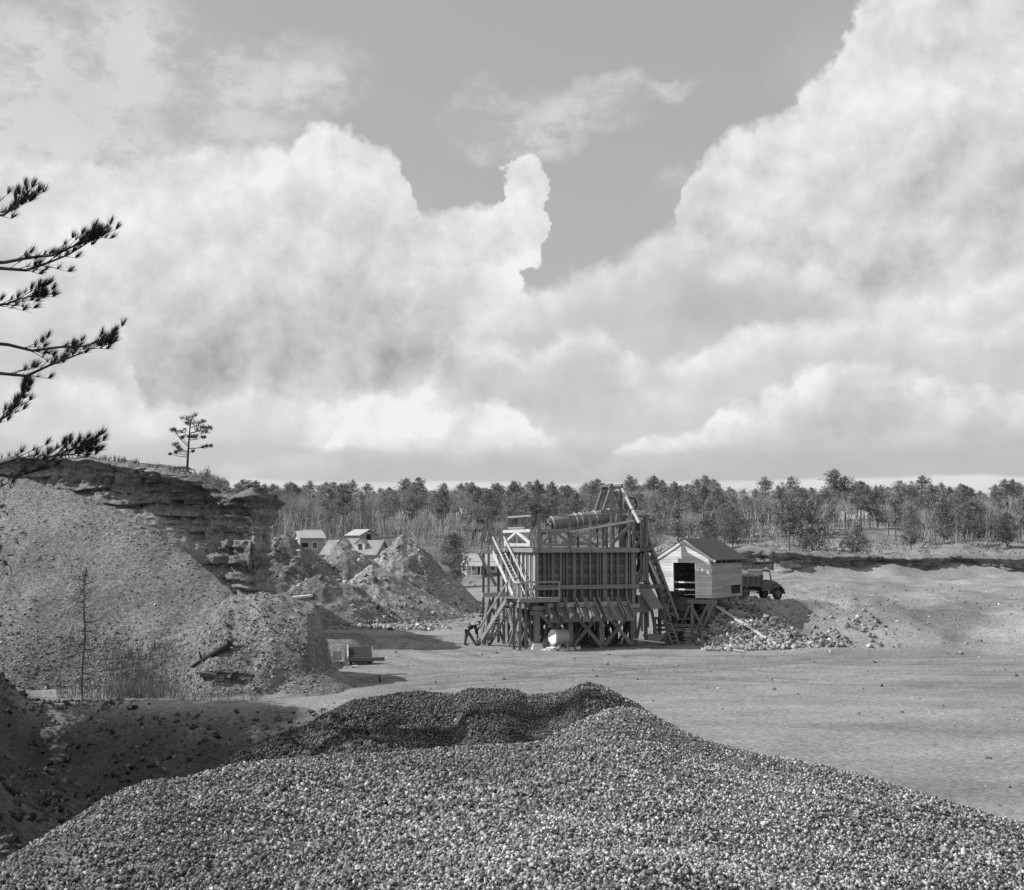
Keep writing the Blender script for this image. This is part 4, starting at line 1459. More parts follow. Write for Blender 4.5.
for s_, nm in ((0, 'roof_slope'), (SWID, 'roof_slope')):
    m = MB()
    out_ = -.38 if s_ == 0 else SWID + .38
    k = .38 / (SWID / 2) * RDG
    a0, a1 = sh(out_, -.10, EAV - k + .12), sh(SWID / 2, -.10, EAV + RDG + .12)
    b0, b1 = sh(out_, SLEN + .4, EAV - k + .12), sh(SWID / 2, SLEN + .4, EAV + RDG + .12)
    m.hexa([a0, a1, b1, b0, a0 + PZ * .07, a1 + PZ * .07, b1 + PZ * .07, b0 + PZ * .07], 1.0)
    m.build('roof', 'roofing', t)
for g0_, g1_ in ((-.30, SWID / 2), (SWID + .30, SWID / 2)):
    m = MB(.003)
    kk = .30 / (SWID / 2) * RDG
    m.bar(sh(g0_, -.06, EAV - kk + .02), sh(g1_, -.06, EAV + RDG + .02), .05, .20, up=PZ, tint=1.0)
    m.build('rake_board', 'board', t)
m = MB()
m.box(sh(SWID / 2, SLEN / 2, -.07), SG, SR, PZ, SWID + .1, SLEN + .1, .08)
m.build('floor', 'wood_dark', t)
for q in (-.05, 1.7, 3.4, SLEN):
    m = MB(.01)
    m.bar(sh(-.35, q, -.25), sh(SWID + .35, q, -.25), .2, .26)
    m.build('floor_beam', 'wood', t)
for g_ in (.25, 1.5, 2.8, SWID - .1):
    for q in (0, 2.6):
        m = MB(.015)
        p = sh(g_, q, -.36)
        m.bar(p, (p.x, p.y, gz(p.x, p.y) - .15), .22, .22, tint=random.uniform(.8, 1.5))
        m.build('post', 'wood', t)
for (g0, z0), (g1, z1), q in (((.3, -.5), (1.5, -2.9), -.14), ((1.5, -.5), (.3, -2.4), -.2), ((1.6, -.5), (2.7, -2.9), -.14), ((4.0, -.5), (2.8, -2.9), -.14), ((-.35, -.3), (1.0, -3.0), -.5)):
    m = MB(.01)
    m.bar(sh(g0, q, z0), sh(g1, q, z1), .08, .17)
    m.build('brace', 'wood', t)
m = MB(.01)
for k in range(13):
    z = -.45 - .22 * k
    m.bar(sh(-.6, 1.6, z), sh(SWID + .2, 1.6, z), .08, .2, tint=random.uniform(.6, 1.2))
m.build('crib_wall', 'wood_dark', t)
m = MB(.01)
for z in (.55, 1.05):
    m.bar(sh(1.15, .15, z), sh(2.95, .15, z), .05, .10, tint=1.2)
m.build('door_bar', 'board', t)

# jaw crusher and its platform between plant and shed
t = thing('rock_crusher', at(677, 642, 75.5), 'dark iron rock crusher with flywheel on a timber platform below the shed door', 'crusher')
cb = at(678, 616, 75.6)
X_, Y_ = Vector((1, .1, 0)).normalized(), Vector((-.1, 1, 0)).normalized()
m = MB()
m.hexa([cb + X_ * -.5 - Y_ * .5, cb + X_ * .5 - Y_ * .5, cb + X_ * .5 + Y_ * .5, cb - X_ * .5 + Y_ * .5,
        cb + X_ * -.35 - Y_ * .45 + PZ * 1.35, cb + X_ * .25 - Y_ * .45 + PZ * 1.35, cb + X_ * .25 + Y_ * .45 + PZ * 1.35, cb - X_ * .35 + Y_ * .45 + PZ * 1.35], .8)
m.build('frame', 'iron', t)
m = MB()
m.hexa([cb + X_ * -.6 - Y_ * .6 + PZ * 1.72, cb + X_ * .55 - Y_ * .6 + PZ * 1.72, cb + X_ * .55 + Y_ * .6 + PZ * 1.72, cb - X_ * .6 + Y_ * .6 + PZ * 1.72,
        cb + X_ * -.3 - Y_ * .4 + PZ * 1.3, cb + X_ * .2 - Y_ * .4 + PZ * 1.3, cb + X_ * .2 + Y_ * .4 + PZ * 1.3, cb - X_ * .3 + Y_ * .4 + PZ * 1.3], .8)
m.build('feed_hopper', 'iron', t)
m = MB()
m.lathe(cb + X_ * .15 - Y_ * .75 + PZ * .85, Y_, [(0, .50), (.12, .52), (.14, .40), (.15, .12)], 20, .9)
m.build('flywheel', 'iron', t)
m = MB(.01)
p0 = Vector((cb.x, cb.y, cb.z - .15))
for k in range(6):
    m.bar(p0 - X_ * 1.6 + Y_ * (-.75 + .3 * k), p0 + X_ * 1.0 + Y_ * (-.75 + .3 * k), .28, .1)
m.build('platform', 'wood_dark', t)
for sx in (-1.5, -.3, .9):
    for sy in (-.7, .7):
        m = MB(.01)
        p = p0 + X_ * sx + Y_ * sy
        m.bar((p.x, p.y, p.z - .05), (p.x, p.y, -.1), .2, .2)
        m.build('post', 'wood_dark', t)
for zz in (.9, 1.2):
    m = MB(.01)
    m.bar((p0.x - 1.7, p0.y - .85, zz), (p0.x + 1.2, p0.y - .85, zz), .1, .2)
    m.build('girt', 'wood', t)

# ladder, barrel
t = thing('ladder', at(675, 643, 73.4), 'wooden ladder leaning against the crusher platform left of the barrel', 'ladder')
a, b = at(675.5, 643.5, 73.3), at(659.5, 604, 74.6)
sd = Vector((.92, .3, 0)).normalized()
for s_ in (-.24, .24):
    m = MB()
    m.bar(a + sd * s_, b + sd * s_, .07, .09, tint=1.3)
    m.build('rail', 'wood', t)
for k in range(9):
    m = MB()
    p = a + (b - a) * ((k + .6) / 9.3)
    m.tube(p - sd * .24, p + sd * .24, .026, n=6, tint=1.3)
    m.build('rung', 'wood', t)
t = thing('barrel', at(687.5, 641, 74.6), 'pale upright barrel standing on the ground below the shed', 'barrel')
c = at(687.5, 641.5, 74.6)
m = MB()
m.lathe(c, PZ, [(0, .27), (.08, .29), (.3, .32), (.45, .33), (.6, .32), (.82, .29), (.9, .27), (.88, .25)], 20, 1.0)
m.build('staves', 'board_grey', t)
for z in (.10, .30, .60, .80):
    m = MB()
    r_ = .335 if .2 < z < .7 else .30
    m.lathe(c, PZ, [(z - .025, r_ - .012), (z - .02, r_), (z + .02, r_), (z + .025, r_ - .012)], 20)
    m.build('hoop', 'iron', t)

# wheelbarrow with long handles in front of the elevator foot
t = thing('wheelbarrow', at(652, 646, 71.2), 'wooden wheelbarrow with long pale handles, tray up, in front of the elevator tower', 'wheelbarrow')
hx = Vector((-.96, -.28, 0)).normalized()       # towards the handle ends
hy = Vector((.28, -.96, 0)).normalized()
c = at(652, 646.5, 71.0)
for s_ in (-.27, .27):
    m = MB()
    m.bar(c + hy * s_ - hx * .75 + PZ * .24, c + hy * (s_ * 1.25) + hx * 1.15 + PZ * .50, .06, .08, tint=1.2)
    m.build('handle', 'wood_light', t)
    m = MB()
    m.bar(c + hy * s_ + hx * .25 + PZ * .36, c + hy * s_ + hx * .35, .06, .06)
    m.build('leg', 'wood', t)
m = MB()
q = [(-.45, -.25), (.35, -.25), (.35, .25), (-.45, .25)]
Q = [(-.72, -.40), (.48, -.40), (.48, .40), (-.72, .40)]
lo = [c + hx * a_ + hy * b_ + PZ * .36 for a_, b_ in q]
hi = [c + hx * a_ + hy * b_ + PZ * .78 for a_, b_ in Q]
li = [p + PZ * .05 for p in lo]
hi2 = [c + hx * (a_ * .93) + hy * (b_ * .9) + PZ * .775 for a_, b_ in Q]
m.add(lo + hi + hi2 + li, [(0, 3, 2, 1)] + [(k, (k + 1) % 4, 4 + (k + 1) % 4, 4 + k) for k in range(4)] + [(4 + k, 4 + (k + 1) % 4, 8 + (k + 1) % 4, 8 + k) for k in range(4)]
      + [(8 + k, 8 + (k + 1) % 4, 12 + (k + 1) % 4, 12 + k) for k in range(4)] + [(12, 13, 14, 15)], .9)
m.build('tray', 'wood', t)
m = MB()
m.lathe(c - hx * .85 - hy * .05 + PZ * .22, hy, [(0, .20), (.02, .22), (.08, .22), (.10, .20)], 16)
m.build('wheel', 'iron', t)


# ================================================================== RUBBLE, PLANKS, TRUCK
def first_hit(px, py, lo, hi, fz):
    """where the sight line through a pixel first meets a height field"""
    d = ray(px, py)
    Y = np.arange(lo, hi, .08)
    k = Y / d.y
    hit = np.nonzero(fz(d.x * k, Y) >= EYE + d.z * k)[0]
    return at(px, py, float(Y[hit[0]]) if len(hit) else hi)


def slope_pt(px, py, lo=60.0, hi=90.0):
    return first_hit(px, py, lo, hi, ground_z)


n = 9000
x = RNG.uniform(12.2, 25, n)
y = 69.0 + 9.0 * RNG.random(n) ** 1.2
d, t_ = seg_dist(x, y, 15.6, 78.6, 15.6 + 11 * TRUCK_H.x, 78.6 + 11 * TRUCK_H.y)
ok = (d > 2.0) & (RNG.random(n) < np.where(x < 18.0 - .2 * (y - 70), 1.0, np.where((x < 21.5) & (y < 73), .35, .06)))
x, y = x[ok], y[ok]
z = ground_z(x, y)
sz = .08 + .34 * RNG.random(len(x)) ** 3.2
tag(stones('rubble', np.stack([x, y, z + sz * .10], -1), sz, 'rock', origin=(16, 73, 0), bright=.08, spread=.38), 'smaller broken stone of the rubble slope below the shed and truck', 'rubble', kind='stuff')
for k in range(64):
    for _ in range(20):
        bx, by = random.uniform(12.8, 20.5), random.uniform(69.4, 76.4)
        if float(seg_dist(np.array([bx]), np.array([by]), 15.6, 78.6, 15.6 + 11 * TRUCK_H.x, 78.6 + 11 * TRUCK_H.y)[0][0]) > 2.2 and bx < 18.6 - .25 * (by - 70):
            break
    s_ = random.uniform(.32, .72)
    M_ = Matrix.Rotation(random.uniform(0, 6.28), 3, 'Z') @ Matrix.Rotation(random.uniform(-.5, .5), 3, 'X')
    p = Vector((bx, by, gz(bx, by) + .10 * s_))
    m = MB()
    m.add([p + M_ @ Vector((q[0] * s_ * .62, q[1] * s_ * .62, q[2] * s_ * .5)) for q in SHAPES[k % 24]], [tuple(q) for q in _cf.tolist()], random.uniform(.7, 1.7))
    tag(m.build('boulder', 'rock', origin=p), 'larger angular rock lying on the rubble slope below the shed', 'rock', 'larger rocks on the rubble slope')
for k in range(46):
    px, py = (random.uniform(398, 466), random.uniform(594, 606)) if k < 34 else (random.uniform(402, 442), random.uniform(607, 614))
    q = slope_pt(px, py, 80, 112)
    s_ = random.uniform(.4, .9)
    M_ = Matrix.Rotation(random.uniform(0, 6.28), 3, 'Z')
    p = Vector((q.x, q.y, gz(q.x, q.y) + .12 * s_))
    m = MB()
    m.add([p + M_ @ Vector((q_[0] * s_ * .6, q_[1] * s_ * .6, q_[2] * s_ * .6)) for q_ in SHAPES[(k * 5) % 24]], [tuple(q_) for q_ in _cf.tolist()], random.uniform(.4, 1.3))
    tag(m.build('boulder', 'rock', origin=p), 'angular rock in the row at the foot of the spoil heaps', 'rock', 'rocks at the foot of the spoil heaps')

a, b = slope_pt(714.5, 611), slope_pt(780, 648.5)
m = MB()
m.bar(a + PZ * .38, b + PZ * .14, .26, .07, up=PZ, tint=1.25)
tag(m.build('plank', 'wood_light', origin=b), 'long pale plank lying slanted down the rubble slope', 'plank')
a, b = slope_pt(666, 560 + 97, 60), slope_pt(690, 664, 60)
m = MB()
m.bar(at(733, 650.5, 68.6) + PZ * .05, at(744, 651.5, 68.2) + PZ * .05, .12, .07, tint=1.2)
tag(m.build('plank', 'wood_light', origin=at(738, 651, 68.4)), 'short board lying on the yard left of the foot of the long slanted plank', 'plank')

# ------------------------------------------------------------------ truck
TP = Vector((16.35, 79.6, 0))
TP.z = gz(TP.x, TP.y) + .02
th_ = Vector((TRUCK_H.x, TRUCK_H.y, -.05)).normalized()
tr_ = Vector((TRUCK_H.y, -TRUCK_H.x, 0)).normalized()
tz_ = tr_.cross(th_).normalized()


def tp(x, r, z):
    return TP + th_ * x + tr_ * r + tz_ * z


t = thing('dump_truck', tp(1.6, 0, 0), 'dark old dump truck with a heaped bed, backed up to the shed on the causeway', 'truck')
for xw, rs in ((0, (-.82, .82)), (3.3, (-.72, .72))):
    for r_ in rs:
        w_ = .32 if xw == 0 else .19
        m = MB()
        m.lathe(tp(xw, r_ - w_ / 2, .44), tr_, [(0, .25), (0, .38), (.04, .44), (w_ - .04, .44), (w_, .38), (w_, .25)], 26, 1.0)
        w = m.build('wheel', 'rubber', t)
        m = MB()
        m.lathe(tp(xw, r_ - w_ / 2 - .004, .44), tr_, [(0, .26), (w_ + .008, .26)], 20, 1.0)
        m.lathe(tp(xw, r_ - w_ / 2 - .05, .44), tr_, [(0, .08), (w_ + .10, .08)], 12, 1.0)
        m.build('hub', 'paint', w)
m = MB()
for s_ in (-.38, .38):
    m.bar(tp(-1.0, s_, .66), tp(3.9, s_, .66), .08, .16)
m.bar(tp(0, -.8, .44), tp(0, .8, .44), .12, .12)
m.bar(tp(3.3, -.7, .44), tp(3.3, .7, .44), .08, .09)
m.build('chassis', 'iron', t)
m = MB()
m.box(tp(.25, 0, .93), th_, tr_, tz_, 2.75, 2.0, .10)
for s_ in (-1, 1):
    m.box(tp(.25, s_ * .98, 1.28), th_, tr_, tz_, 2.75, .06, .62)
    for k in range(6):
        m.box(tp(-1.0 + .5 * k, s_ * 1.03, 1.28), th_, tr_, tz_, .09, .06, .62, 1.2)
    m.box(tp(.25, s_ * 1.02, 1.60), th_, tr_, tz_, 2.75, .12, .07, 1.3)
    m.box(tp(.25, s_ * 1.02, .98), th_, tr_, tz_, 2.75, .10, .07, 1.3)
m.box(tp(1.60, 0, 1.36), th_, tr_, tz_, .06, 2.0, .80)
m.box(tp(-1.10, 0, 1.28), th_, tr_, tz_, .06, 2.0, .62)
m.build('dump_bed', 'paint', t)
xs_ = np.linspace(-1.05, 1.55, 22)
rs_ = np.linspace(-.94, .94, 16)
gx, gr = np.meshgrid(xs_, rs_)
hz_ = 1.50 + .42 * (1 - (np.abs(gr) / .94) ** 2) * np.clip((gx + 1.2) / .9, 0, 1) * np.clip(.45 + .3 * gx, .35, .75) + .07 * fbm(gx * 2.5, gr * 2.5, 1, 3)
v = [tp(a_, b_, c_) for a_, b_, c_ in zip(gx.ravel(), gr.ravel(), hz_.ravel())]
i = np.arange(22 * 16).reshape(16, 22)
f = np.stack([i[:-1, :-1], i[1:, :-1], i[1:, 1:], i[:-1, 1:]], -1).reshape(-1, 4)
mesh_object('load', np.array([tuple(q) for q in v]), f, 'rock', t, 1 + .3 * fbm(gx * 4, gr * 4, 3, 3).ravel())
# cab
m = MB()
prof = [(1.72, .62), (2.72, .62), (2.78, 1.32), (2.62, 1.36), (2.48, 2.02), (2.30, 2.12), (1.95, 2.14), (1.76, 2.06), (1.72, 1.9)]
low = [(1.72, .60), (2.80, .60), (2.80, 1.36), (1.72, 1.36)]
for s_ in (-1, 1):
    m.prism([tp(a_, s_ * .76, z_) for a_, z_ in low], tr_ * (-s_ * .05), 1.0)
    for p, q, w_ in (((1.76, 1.34), (1.76, 2.06), .10), ((2.70, 1.36), (2.50, 2.04), .08), ((1.72, 2.05), (2.52, 2.05), .10)):
        m.bar(tp(p[0], s_ * .73, p[1]), tp(q[0], s_ * .73, q[1]), .06, w_, up=tr_, tint=1.0)
m.box(tp(1.74, 0, 1.35), th_, tr_, tz_, .05, 1.46, 1.46, 1.0)
m.box(tp(2.78, 0, 1.0), th_, tr_, tz_, .05, 1.44, .74, 1.0)
m.prism([tp(a_, -.78, z_) for a_, z_ in [(1.66, 2.05), (2.56, 2.03), (2.50, 2.11), (2.3, 2.17), (1.95, 2.19), (1.72, 2.14)]], tr_ * 1.56, 1.0)
cabo = m.build('cab', 'paint', t)
m = MB()
m.bar(tp(2.70, -.70, 1.38), tp(2.70, .70, 1.38), .04, .06)
m.bar(tp(1.9, -.6, .95), tp(1.9, .6, .95), .5, .3)
m.build('seat', 'rubber', cabo)
m = MB()
m.lathe(tp(2.3, -.35, 1.35), (th_ * -.8 + tz_ * .6), [(0, .19), (.02, .21), (.04, .19)], 14)
m.build('steering_wheel', 'iron', cabo)
for s_ in (-1, 1):
    m = MB()
    m.box(tp(2.26, s_ * .772, .99), th_, tr_, tz_, .82, .02, .72, 1.12)
    d_ = m.build('door', 'paint', t)
    m = MB()
    m.box(tp(1.95, s_ * .80, 1.2), th_, tr_, tz_, .10, .03, .03, 1.0)
    m.build('handle', 'tin', d_)
    m = MB()
    m.bar(tp(1.75, s_ * .90, .50), tp(2.75, s_ * .90, .50), .28, .05)
    m.build('running_board', 'iron', t)
    m = MB()                                              # swept front fender
    arc = []
    for k in range(13):
        an = math.pi * (1.06 - k / 12 * 1.02)
        arc.append((3.3 + .56 * math.cos(an), .50 + .52 * math.sin(an)))
    arc = [(2.72, .50)] + [(2.74 + .02 * k, .5 + .10 * k) for k in range(1, 3)] + arc
    for (a0, z0), (a1, z1) in zip(arc[:-1], arc[1:]):
        if abs(a1 - a0) + abs(z1 - z0) > .02:
            m.hexa([tp(a0, s_ * .52, z0), tp(a0, s_ * .90, z0 - .03), tp(a1, s_ * .90, z1 - .03), tp(a1, s_ * .52, z1), tp(a0, s_ * .52, z0 + .05), tp(a0, s_ * .90, z0 + .03), tp(a1, s_ * .90, z1 + .03), tp(a1, s_ * .52, z1 + .05)], 1.0)
    m.build('fender', 'paint', t)
    m = MB()
    m.lathe(tp(3.62, s_ * .50, 1.12), th_, [(0, .05), (.10, .12), (.20, .13), (.21, .10)], 14)
    m.build('headlight', 'tin', t)
m = MB()
pr0 = [(-.46, .72), (.46, .72), (.48, 1.15), (.34, 1.38), (0, 1.44), (-.34, 1.38), (-.48, 1.15)]
pr1 = [(-.36, .72), (.36, .72), (.38, 1.15), (.28, 1.33), (0, 1.39), (-.28, 1.33), (-.38, 1.15)]
vs = [tp(2.78, a_, z_) for a_, z_ in pr0] + [tp(3.72, a_, z_) for a_, z_ in pr1]
m.add(vs, [tuple(range(6, -1, -1)), tuple(range(7, 14))] + [(k, (k + 1) % 7, 7 + (k + 1) % 7, 7 + k) for k in range(7)], 1.1)
ho = m.build('hood', 'paint', t)
m = MB()
for k in range(7):
    for s_ in (-1, 1):
        m.bar(tp(3.0 + .08 * k, s_ * (.45 - .008 * k), .9), tp(3.0 + .08 * k, s_ * (.45 - .008 * k), 1.15), .02, .02)
m.build('louvre', 'iron', ho)
m = MB()
m.box(tp(3.76, 0, 1.03), th_, tr_, tz_, .08, .76, .74, 1.3)
g_ = m.build('radiator', 'tin', t)
m = MB()
for k in range(9):
    m.bar(tp(3.805, -.30 + .075 * k, .72), tp(3.805, -.30 + .075 * k, 1.34), .025, .02)
m.build('grille', 'iron', g_)
m = MB()
m.bar(tp(4.02, -.80, .52), tp(4.02, .80, .52), .06, .13)
m.build('bumper', 'iron', t)

# ------------------------------------------------------------------ loading skip, jutting plank, log and pale rocks near the hummock
q = slope_pt(360, 664, 50, 70)
q = q - PZ * .18
t = thing('loading_skip', q, 'open timber loading tray with a projecting beam, right of the eroded hummock', 'tray')
c = q + PZ * .35
kx, ky = Vector((.985, .17, 0)).normalized(), Vector((-.17, .985, 0)).normalized()
m = MB(.005)
for k in range(5):
    m.bar(c + kx * -.62 + ky * (-.2 + .27 * k) + PZ * (.02 + .135 * k), c + kx * .66 + ky * (-.2 + .27 * k) + PZ * (.02 + .135 * k), .29, .05, up=(PZ - ky * .45), tint=random.uniform(.5, .75))
m.build('floor', 'iron', t)  # dark iron tone stands in for the shade inside the tray
m = MB(.005)
m.bar(c + kx * -.68 - ky * .3 + PZ * -.02, c + kx * -.68 + ky * 1.0 + PZ * .62, .06, .50, tint=1.2)
m.build('side_board', 'wood_light', t)
m = MB(.005)
m.bar(c + kx * .70 - ky * .3 + PZ * .0, c + kx * .70 + ky * 1.0 + PZ * .60, .06, .24)
m.build('side_board', 'wood', t)
m = MB(.005)
m.bar(c + kx * -.7 + ky * 1.02 + PZ * .62, c + kx * .72 + ky * 1.02 + PZ * .62, .06, .20)
m.build('back_board', 'wood', t)
m = MB(.005)
m.bar(c + kx * -.55 - ky * .32 + PZ * .12, c + kx * 1.35 - ky * .32 + PZ * .12, .10, .20, tint=.9)
m.build('beam', 'wood_dark', t)
for s_ in (-.5, .55):
    m = MB(.01)
    m.bar(c + kx * s_ + ky * .25 + PZ * .1, c + kx * s_ + ky * .25 - PZ * .5, .14, .14)
    m.build('leg', 'wood_dark', t)
    m = MB(.01)
    m.bar(c + kx * s_ + ky * .9 + PZ * .4, c + kx * s_ + ky * .9 - PZ * .5, .14, .14)
    m.build('leg', 'wood_dark', t)


def scree_top(x, y):
    return max(float(scree_z(np.array([x]), np.array([y]))[0]), gz(x, y))


def scree_pt(px, py, lo=44, hi=72):
    return first_hit(px, py, lo, hi, lambda x_, y_: np.maximum(scree_z(x_, y_), ground_z(x_, y_)))


for k, (px, py, s_, lab) in enumerate(((337, 659, .75, 'pale boulder leaning on the foot of the eroded hummock'), (343, 664, .6, 'pale upright boulder between the hummock and the loading tray'), (354, 668, .42, 'small pale boulder in front of the loading tray'), (341, 652, .4, 'small pale boulder behind the two larger pale ones at the hummock'))):
    q = scree_pt(px, py, 48, 66)
    m = MB()
    p = Vector((q.x, q.y, q.z + s_ * .12))
    m.add([p + Vector((a_[0] * s_ * .55, a_[1] * s_ * .5, a_[2] * s_ * .75)) for a_ in SHAPES[3 + k * 4]], [tuple(a_) for a_ in _cf.tolist()], 1.9)
    tag(m.build('boulder', 'rock', origin=p), lab, 'rock')
a, b = at(277, 599.5, 56.0), at(311, 595.5, 57.0)
t = thing('jutting_plank', (a.x, a.y, scree_top(a.x, a.y)), 'weathered plank platform jutting out from the top of the hummock', 'plank')
m = MB(.005)
m.bar(a, b, .5, .10, up=PZ, tint=1.3)
m.build('top_plank', 'wood_light', t)
m = MB(.005)
m.bar(a + PZ * -.30 + Vector((.5, -.1, 0)), b + PZ * -.28 + Vector((-.05, -.1, 0)), .12, .42, up=PZ, tint=1.0)
m.build('side_board', 'wood', t)
m = MB(.005)
m.bar(b + Vector((-.2, 0, -.1)), b + Vector((-.2, 0, -3.5)), .16, .16)
m.build('post', 'wood_dark', t)
m = MB()
a, b, c = scree_pt(192, 669) + PZ * .12, scree_pt(216, 657) + PZ * .22, scree_pt(228, 652) + PZ * .30
m.path([a, a.lerp(b, .5) + PZ * .03, b, c], [.07, .10, .13, .16], 9, .9)
for k in range(6):
    e = c + Vector((random.uniform(-.1, .5), random.uniform(-.3, .3), random.uniform(-.15, .55)))
    m.path([c, c.lerp(e, .6) + PZ * .05, e], [.09, .05, .015], 6, .9)
m.path([a.lerp(b, .4), a.lerp(b, .4) + Vector((-.1, -.1, .45))], [.07, .03], 6, .9)
tag(m.build('dead_stump', 'bark_dark', origin=a), 'dark fallen log with stubby roots at the foot of the scree', 'stump')
for k in range(14):
    px, py = random.uniform(196, 252), random.uniform(673, 683)
    q = scree_pt(px, py, 42, 60)
    s_ = random.uniform(.25, .6)
    m = MB()
    p = q + PZ * .05
    m.add([p + Vector((a_[0] * s_ * .8, a_[1] * s_ * .6, a_[2] * s_ * .5)) for a_ in SHAPES[k]], [tuple(a_) for a_ in _cf.tolist()], random.uniform(.5, .9))
    tag(m.build('earth_clod', 'scree', origin=p), 'dark earth clod at the edge of the road in front of the scree', 'clod', 'earth clods along the road edge')

# ================================================================== HOUSES BEYOND THE HEAPS


def house(name, px, Y, yaw, W, D, hw, hr, label, wall, roof, zoff=0.0, windows=(), door=None, dormers=0, porch=False, chimney=False):
    g = at(px, 545, Y)
    z0 = gz(g.x, g.y) + zoff
    ex, ey = Vector((math.cos(yaw), math.sin(yaw), 0)), Vector((-math.sin(yaw), math.cos(yaw), 0))
    O = Vector((g.x, g.y, z0))
    H = lambda a_, b_, c_: O + ex * a_ + ey * b_ + PZ * c_
    t = thing(name, O, label, 'house')
    m = MB()
    hw_, hd = W / 2, D / 2
    v = [H(-hw_, -hd, -1), H(hw_, -hd, -1), H(hw_, hd, -1), H(-hw_, hd, -1), H(-hw_, -hd, hw), H(hw_, -hd, hw), H(hw_, hd, hw), H(-hw_, hd, hw), H(-hw_, 0, hw + hr), H(hw_, 0, hw + hr)]
    m.add(v, [(0, 1, 5, 4), (2, 3, 7, 6), (1, 2, 6, 9, 5), (3, 0, 4, 8, 7), (0, 3, 2, 1)], 1.0)
    m.build('wall', wall, t)
    ov = .35
    for s_ in (-1, 1):
        m = MB()
        ee = hw - hr * ov / hd + .03
        a = [H(-hw_ - ov, s_ * (hd + ov), ee), H(hw_ + ov, s_ * (hd + ov), ee), H(hw_ + ov, 0, hw + hr + .03), H(-hw_ - ov, 0, hw + hr + .03)]
        m.hexa(a + [p + PZ * .10 for p in a], 1.0)
        ro = m.build('roof', roof, t)
    if chimney:
        m = MB()
        m.box(H(.2 * W, .1, hw + hr + .2), ex, ey, PZ, .5, .5, 1.2)
        m.build('chimney', 'rock', ro)
    for (side_, a_, c_, ww, wh) in windows:
        if side_ == 'f':
            p, n_, s_ = H(a_, -hd - .02, c_), ey, ex
        elif side_ == 'l':
            p, n_, s_ = H(-hw_ - .02, a_, c_), ex, ey
        else:
            p, n_, s_ = H(hw_ + .02, a_, c_), ex, ey
        m = MB()
        m.box(p, s_, n_, PZ, ww + .2, .06, wh + .2, 1.0)
        fr = m.build('window', 'white', t)
        m = MB()
        m.box(p, s_, n_, PZ, ww, .10, wh, 1.0)
        m.build('pane', 'glass', fr)
    if door:
        side_, a_ = door
        p, n_, s_ = (H(a_, -hd - .02, 1.0), ey, ex) if side_ == 'f' else ((H(-hw_ - .02, a_, 1.0), ex, ey) if side_ == 'l' else (H(hw_ + .02, a_, 1.0), ex, ey))
        m = MB()
        m.box(p, s_, n_, PZ, 1.1, .08, 2.0, 1.0)
        m.build('door', 'dark_gap', t)
    for k in range(dormers):
        a_ = -.16 * W + k * .34 * W
        b0 = -hd * .72
        zz = hw + hr * .28
        m = MB()
        m.add([H(a_ - .75, b0, zz - .3), H(a_ + .75, b0, zz - .3), H(a_ + .75, b0, zz + 1.1), H(a_, b0, zz + 1.75), H(a_ - .75, b0, zz + 1.1),
               H(a_ - .75, 0, zz - .3), H(a_ + .75, 0, zz - .3), H(a_ + .75, 0, zz + 1.1), H(a_, 0, zz + 1.75), H(a_ - .75, 0, zz + 1.1)],
              [(0, 1, 2, 3, 4), (0, 4, 9, 5), (1, 6, 7, 2), (5, 9, 8, 7, 6)], 1.0)
        d_ = m.build('dormer', 'white', t)
        for s_ in (-1, 1):
            m = MB()
            a4 = [H(a_ + s_ * .95, b0 - .2, zz + 1.0), H(a_, b0 - .2, zz + 1.80), H(a_, .1, zz + 1.80), H(a_ + s_ * .95, .1, zz + 1.0)]
            m.hexa(a4 + [p + PZ * .08 for p in a4])
            m.build('dormer_roof', roof, d_)
        m = MB()
        m.box(H(a_, b0 - .02, zz + .55), ex, ey, PZ, .6, .06, .9)
        m.build('pane', 'glass', d_)
    if porch:
        m = MB()
        a4 = [H(-hw_, -hd - 2.2, hw - .7), H(hw_, -hd - 2.2, hw - .7), H(hw_, -hd, hw - .1), H(-hw_, -hd, hw - .1)]
        m.hexa(a4 + [p + PZ * .1 for p in a4], 1.0)
        m.build('porch_roof', roof, t)
        for k in range(4):
            m = MB()
            p = H(-hw_ + .2 + (W - .4) * k / 3, -hd - 2.0, 0)
            m.bar(p - PZ, p + PZ * (hw - .7), .16, .16)
            m.build('porch_post', 'white', t)
    return t


house('house', 356, 176, R(-13), 9.0, 6.6, 2.4, 2.1, 'white house with a broad grey roof and two small dormers behind the spoil heaps', 'board_grey', 'tin', -1.2, [('f', -2.6, 1.4, .9, 1.2), ('f', 0, 1.4, .9, 1.2), ('l', 0, 1.4, .9, 1.2)], ('f', 2), 2)
house('house', 309, 184, R(24), 4.0, 4.0, 2.9, 1.0, 'pale boxy house with one dark gable window, above the craggiest heap', 'board_grey', 'tin_light', 1.0, [('l', 0, 2.0, .9, 1.4), ('f', .5, 1.6, .8, 1.0)], ('f', -1.2))
house('shed', 312, 206, R(10), 2.8, 2.6, 1.6, .7, 'small dark hut with a bright roof uphill behind the boxy house', 'board_grey', 'tin', .5, [('f', .6, 1.1, .5, .6)], ('f', -.6))
house('barn', 362, 194, R(-38), 3.3, 4.2, 1.9, .9, 'grey barn with a pale roof and dark open gable, above the dormered house', 'board_grey', 'tin_light', 1.3, [('r', 0, 2.6, .5, .5)], ('r', 0))
house('house', 270, 168, R(5), 5.0, 4, 2.2, 1.0, 'white cottage half hidden behind the end of the cliff', 'white', 'tin_light', -.5, [('f', 1.8, 1.3, .8, 1.0), ('f', -1.5, 1.3, .8, 1.0)], ('f', 0), chimney=True)
